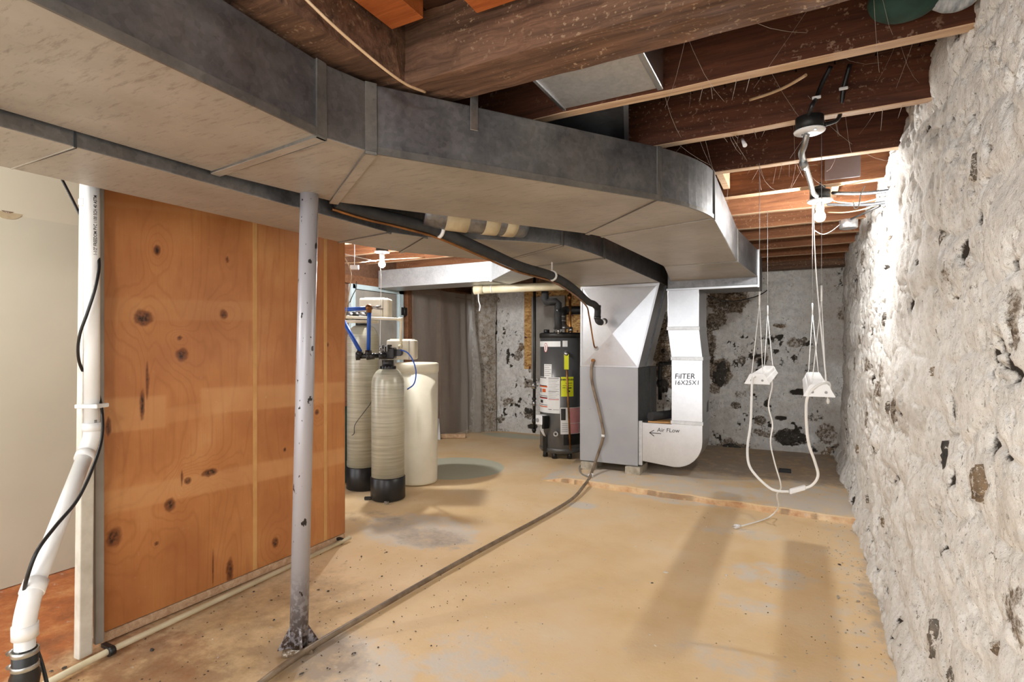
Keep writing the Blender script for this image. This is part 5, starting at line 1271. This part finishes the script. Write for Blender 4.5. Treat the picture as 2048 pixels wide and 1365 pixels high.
o = MB().box((.13, 3.72, 2.30), (.31, 3.735, 2.46)).build('steel_plate', 'galv_new', None, .002, 1, at=(.22, 3.73, 2.30)); tag(o, 'grey steel plate fixed to the joist beside the bulb', 'plate')
# other wires
for k, (pts, lb, r, m) in enumerate((([(598, -15, 1.46), (660, 45, 1.50), (720, 98, 1.58), (775, 143, 1.67), (815, 170, 1.76), (850, 184, 1.85)], 'tan cable draped along the old timber above the large duct', .0045, 'dustrope'),
        ([(1612, 150, 2.02), (1575, 172, 2.12), (1540, 187, 2.2), (1500, 200, 2.3)], 'short tan cable hanging under the dark joist', .006, 'dustrope'),
        ([(1416, 592, 6.0), (1440, 600, 6.2), (1475, 602, 6.4), (1520, 590, 6.5), (1552, 567, 6.6), (1590, 545, 6.6)], 'black cable sagging across the whitewashed end wall', .006, 'cable'),
        ([(672, 527, 4.7), (720, 525, 4.75), (765, 520, 5.1), (850, 515, 5.3)], 'pale cable strung along the bright branch duct', .004, 'dustrope'),
        ([(676, 505, 4.6), (705, 512, 4.6), (735, 519, 4.7), (752, 523, 4.9)], 'white cable reaching the bulb above the tanks', .003, 'cordw'),
        ([(688, 512, 4.5), (702, 545, 4.5), (699, 580, 4.5), (690, 640, 4.5)], 'thin tan wire dangling beside the plywood edge', .004, 'dustrope'),
        ([(713, 563, 0), (712, 578, 0), (706, 590, 0), (700, 605, 0)], 'thin black wire hanging before the grey door', .004, 'cable'))):
    pp3 = [at_x(p[0], p[1], -4.49) for p in pts] if 'grey door' in lb else [at_depth(*p) for p in pts]
    o = MB().tube(smooth_path(pp3, 6), r, 8).build('loose_cable', m, None, at=pp3[0]); tag(o, lb, 'cable')
o = MB().obox(at_depth(709, 535, 4.55), rgt * .035, fwd * .012, (0, 0, .018)).build('outlet_box', 'lampw', None, .004, 2, at=at_depth(709, 535, 4.55)); tag(o, 'small white outlet box hanging beside the bright duct', 'outlet box')
MB().tube([at_depth(709, 532, 4.55), Vector((*at_depth(709, 532, 4.55).xy, 2.492))], .003, 6).build('outlet_wire', 'cordw', o)
o = MB().tube([at_depth(1484, 278, 2.55), at_depth(1490, 291, 2.50)], [.006, .010], 10).build('insulator_peg', 'lampw', None, at=at_depth(1484, 278, 2.55)); tag(o, 'small white peg sticking out of a joist', 'peg')
# dark green and white bundle in the corner of joist and right wall
bd = thing('corner_bundle', 'green and white rag bundle stuffed above the right wall', 'rag', (.30, 1.95, 2.30))
MB().ball((.28, 1.98, 2.36), .09, 16, 10, (1.1, .8, .75)).build('green_rag', plain('green_rag', (38, 70, 60), (28, 52, 46), 14, .8, bump=.4), bd)
MB().ball((.40, 1.99, 2.35), .07, 16, 10, (1, .7, .85)).build('white_rag', plain('white_rag', (196, 200, 204), (120, 130, 138), 18, .8, bump=.5, stretch=(3, 1, 1)), bd)

# ================================================================== SHOP LIGHTS
def shop_light(label, x, y0_, y1_, z):
    t = thing('shop_light', label, 'lamp', (x, y0_, z), 'hanging white shop lights')
    W_ = .9
    cs = [(-.056, 0), (-.060, .004), (-.046, .026), (-.040, .028), (-.037, .046), (-.030, .052), (.030, .052), (.037, .046), (.040, .028), (.046, .026), (.060, .004), (.056, 0), (.036, .020), (-.036, .020)]
    n = len(cs)
    MB().add([(x + a, y0_ + .006, z + b) for a, b in cs] + [(x + a, y1_ - .006, z + b) for a, b in cs], [(i, (i + 1) % n, n + (i + 1) % n, n + i) for i in range(n)]).build('housing', 'lampw', t)
    for yy in (y0_, y1_):
        c2 = [(-.061, .0), (-.061, .004), (-.047, .029), (-.039, .048), (-.031, .055), (.031, .055), (.039, .048), (.047, .029), (.061, .004), (.061, 0)]
        MB().hexa([(x + a, yy - .004 if yy == y0_ else yy - .008, z + b) for a, b in c2], [(x + a, yy + .008 if yy == y0_ else yy + .004, z + b) for a, b in c2]).build('end_cap', 'lampw', t)
        for s in (-.026, 0.026):
            MB().tube([(x + s, yy - .004, z + .02), (x + s, yy - .008, z + .02)], .006, 8).build('end_screw', 'greytext', t)
    for s in (-.022, .022): MB().tube([(x + s, y0_ + .02, z + .011), (x + s, y1_ - .02, z + .011)], .009, 10).build('tube_lamp', 'paper', t)
    for yy, lean in ((y0_ + .03, .01), (y1_ - .03, -.005)):
        ap = Vector((x + lean, yy, z + .43)); mb = MB()
        for s in (-.028, .028):
            for i in range(0): pass
            mb.tube([(x + s, yy, z + .055), (x + s * .9, yy, z + .075), ap], .0022, 6)
        mb.tube([ap - Vector((0, 0, .01)), ap + Vector((0, 0, .06))], .0042, 6)
        mb.build('hanging_cord', 'cordw', t)
        MB().tube([ap + Vector((0, 0, .05)), Vector((ap.x, yy, 2.285))], .0012, 5).build('suspension_wire', 'greytext', t)
    return t
shop_light('white hanging shop light nearer the furnace, between filter drop and bulb', -.20, 3.12, 4.32, 1.112)
shop_light('white hanging shop light nearer the rough right wall', .074, 2.72, 3.92, 1.092)
# their cords
la = thing('lamp_cord', 'looped white cord with inline switch joining the two shop lights', 'cord', at_depth(1590, 985, 2.55))
pts = [(1512, 754, 2.86), (1505, 758, 2.82), (1503, 800, 2.80), (1501, 850, 2.78), (1495, 895, 2.74), (1498, 930, 2.70), (1515, 955, 2.66), (1540, 977, 2.62), (1558, 983, 2.60), (1578, 984, 2.58)]
MB().tube(smooth_path([at_depth(*p) for p in pts], 6), .0062, 10).build('cord_run', 'cordw', la)
pts = [(1608, 978, 2.56), (1625, 970, 2.54), (1636, 952, 2.52), (1630, 925, 2.50), (1618, 890, 2.47), (1613, 850, 2.44), (1613, 805, 2.40), (1620, 786, 2.38), (1634, 772, 2.36), (1650, 766, 2.36), (1658, 768, 2.37), (1658, 778, 2.38), (1648, 785, 2.40)]
MB().tube(smooth_path([at_depth(*p) for p in pts], 6), .0062, 10).build('cord_run', 'cordw', la)
ca, cb2 = at_depth(1579, 984, 2.58), at_depth(1611, 975, 2.56); ax = (cb2 - ca) / 2
MB().obox((ca + cb2) / 2, ax, ax.cross(Vector((0, 0, 1))).normalized() * .012, Vector((0, 0, .012))).build('inline_switch', 'lampw', la, .006, 3)
lc = thing('plug_cord', 'white cord hanging from the shop light to its plug on the floor', 'cord', at_z(1470, 1053, 0))
pts = [at_depth(1543, 748, 3.86), at_depth(1544, 775, 3.86), at_depth(1537, 812, 3.86), at_depth(1545, 850, 3.86), at_depth(1541, 885, 3.86), at_depth(1549, 925, 3.86), at_depth(1562, 973, 3.85), at_depth(1554, 990, 3.92), at_depth(1557, 1015, 4.05), at_z(1540, 1034, .012), at_z(1515, 1044, .008), at_z(1482, 1053, .01)]
MB().tube(smooth_path(pts, 6), .0052, 8).build('cord_run', 'cordw', lc)
pq = at_z(1474, 1053, .014); dx_ = (at_z(1466, 1054, .014) - pq).normalized()
plg = MB().tube([pq - dx_ * .03, pq - dx_ * .012, pq + dx_ * .016], [.007, .014, .016], 12).build('plug', 'lampw', lc)
for s in (-.006, .006): MB().tube([pq + dx_ * .015 + Vector((s, s, 0)), pq + dx_ * .036 + Vector((s, s, 0))], .002, 6).build('prong', 'steel', plg)

# ================================================================== FLOOR HOSE, SMALL THINGS
ho = thing('floor_hose', 'long brown grey hose crossing the floor and climbing the furnace front', 'hose', at_z(850, 1160, 0))
hp = [at_z(480, 1400, .016), at_z(560, 1338, .016), at_z(640, 1285, .016), at_z(760, 1215, .016), at_z(900, 1135, .016), at_z(1010, 1075, .016), at_z(1090, 1032, .016), at_z(1145, 998, .016), at_z(1168, 972, .03), at_z(1180, 954, .055),
      at_y(1194, 915, FY0 - .03), at_y(1206, 876, FY0 - .025), at_y(1205, 855, FY0 - .022), at_y(1195, 810, FY0 - .022), at_y(1184, 765, FY0 - .022), at_y(1183, 735, FY0 - .02), at_y(1186, 724, FY0 - .01)]
MB().tube(smooth_path(hp, 8), .0135, 12).build('hose_run', 'hose', ho)
q_ = at_y(1206, 872, FY0 - .026); MB().tube([q_ - Vector((0, 0, .012)), q_ + Vector((0, 0, .012))], .018, 12).build('hose_tie', 'cordw', ho)
q_ = at_z(1181, 952, .055); MB().tube([q_ - Vector((.02, .01, .006)), q_ + Vector((.02, .012, .01))], .018, 12).build('hose_joint', 'lampw', ho)
MB().tube(smooth_path([at_z(1178, 955, .05), at_z(1163, 948, .045), at_z(1159, 936, .05), at_z(1164, 928, .06)], 5), .008, 8).build('hose_stub', 'doorgrey', ho)
q_ = at_y(1186, 722, FY0 - .008); MB().tube([q_ + Vector((0, -.006, .0)), q_ + Vector((0, .012, .0))], .02, 14).build('drain_port', 'copper', ho)
o = MB().obox(at_z(1570, 942, .06), (.055, .0, 0), (0, .02, 0), (0, 0, .02)).build('black_box', 'black', None, .004, 1, at=at_z(1570, 942, .04)); tag(o, 'small black box lying on the floor before the end wall', 'box')

# ---- paint and lime crumbs nobody could count
def crumbs(name, label, n, mat, seed, smin, smax, sampler):
    r = random.Random(seed); mb = MB()
    for i in range(n):
        x, y = sampler(r); s = r.uniform(smin, smax) * (1 if r.random() > .06 else 2.2); a = r.uniform(0, 6.3); z0 = .036 if (y > 4.9 and x > -2.0) else -.001
        ca, sa = math.cos(a), math.sin(a); ex = r.uniform(.35, .9); h_ = s * r.uniform(.2, .5)
        pts = [(-1, -ex * .6), (.3, -ex), (1, .1), (.2, ex), (-.8, ex * .6)]
        b = [(x + s * (px_ * ca - py_ * sa), y + s * (px_ * sa + py_ * ca), z0) for px_, py_ in pts]
        t_ = [(x + .7 * s * (px_ * ca - py_ * sa), y + .7 * s * (px_ * sa + py_ * ca), z0 + h_) for px_, py_ in pts]
        mb.hexa(b, t_)
    o = mb.build(name, mat); o['kind'] = 'stuff'; o['label'] = label; o['category'] = 'debris'
    return o
def near_wall(r):
    return (.33 - abs(r.gauss(0, .20)), r.uniform(1.2, 6.9))
def anywhere(r):
    return (r.uniform(-2.4, .35), r.uniform(1.0, 5.0))
def left_side(r):
    return (r.uniform(-2.68, -1.4), r.uniform(.9, 2.7))
crumbs('lime_crumbs', 'white lime crumbs fallen along the foot of the right wall', 380, 'concrete', 5, .002, .007, near_wall)
crumbs('dark_crumbs', 'dark crumbs and flakes scattered over the open floor', 230, 'stone_dark', 6, .0015, .005, lambda r: near_wall(r) if r.random() < .45 else anywhere(r))
crumbs('pale_flakes', 'pale paint flakes scattered over the ochre floor', 110, 'pvc_dull', 8, .002, .007, anywhere)
crumbs('plywood_dirt', 'dark dirt flakes on the floor along the plywood and column', 330, 'stone_dark', 9, .0015, .0055, left_side)

# ---- cobwebs between the joists
r = random.Random(12); mb = MB()
def strand(p, q, sag, rad=.0006):
    m = p.lerp(q, .5) - Vector((0, 0, sag)); mb.tube([p, p.lerp(m, .5) - Vector((0, 0, sag * .2)), m, m.lerp(q, .5) - Vector((0, 0, sag * .2)), q], rad, 3, False)
for i in range(55):
    y_ = r.choice((2.12, 2.66, 2.66, 3.23, 3.23, 1.75)); x_ = r.uniform(-.6, .35); zt_ = r.uniform(2.30, 2.45)
    p = Vector((x_, y_, zt_)); q = Vector((x_ + r.uniform(-.25, .25), y_ + r.choice((-.05, .48, .3)), r.uniform(2.18, 2.38)))
    strand(p, q, r.uniform(.0, .06), r.choice((.0003, .0004, .0006)))
for i in range(16):
    x_ = r.uniform(-.55, .4); y_ = r.choice((2.10, 2.64, 3.21)); p = Vector((x_, y_, 2.28)); mb.tube([p, p + Vector((r.uniform(-.02, .02), r.uniform(-.02, .02), -r.uniform(.02, .09)))], [.0012, .0005], 3, False)
o = mb.build('cobweb_threads', 'cobweb'); o['kind'] = 'stuff'; o['label'] = 'dusty cobweb threads strung between the ceiling joists'; o['category'] = 'cobweb'
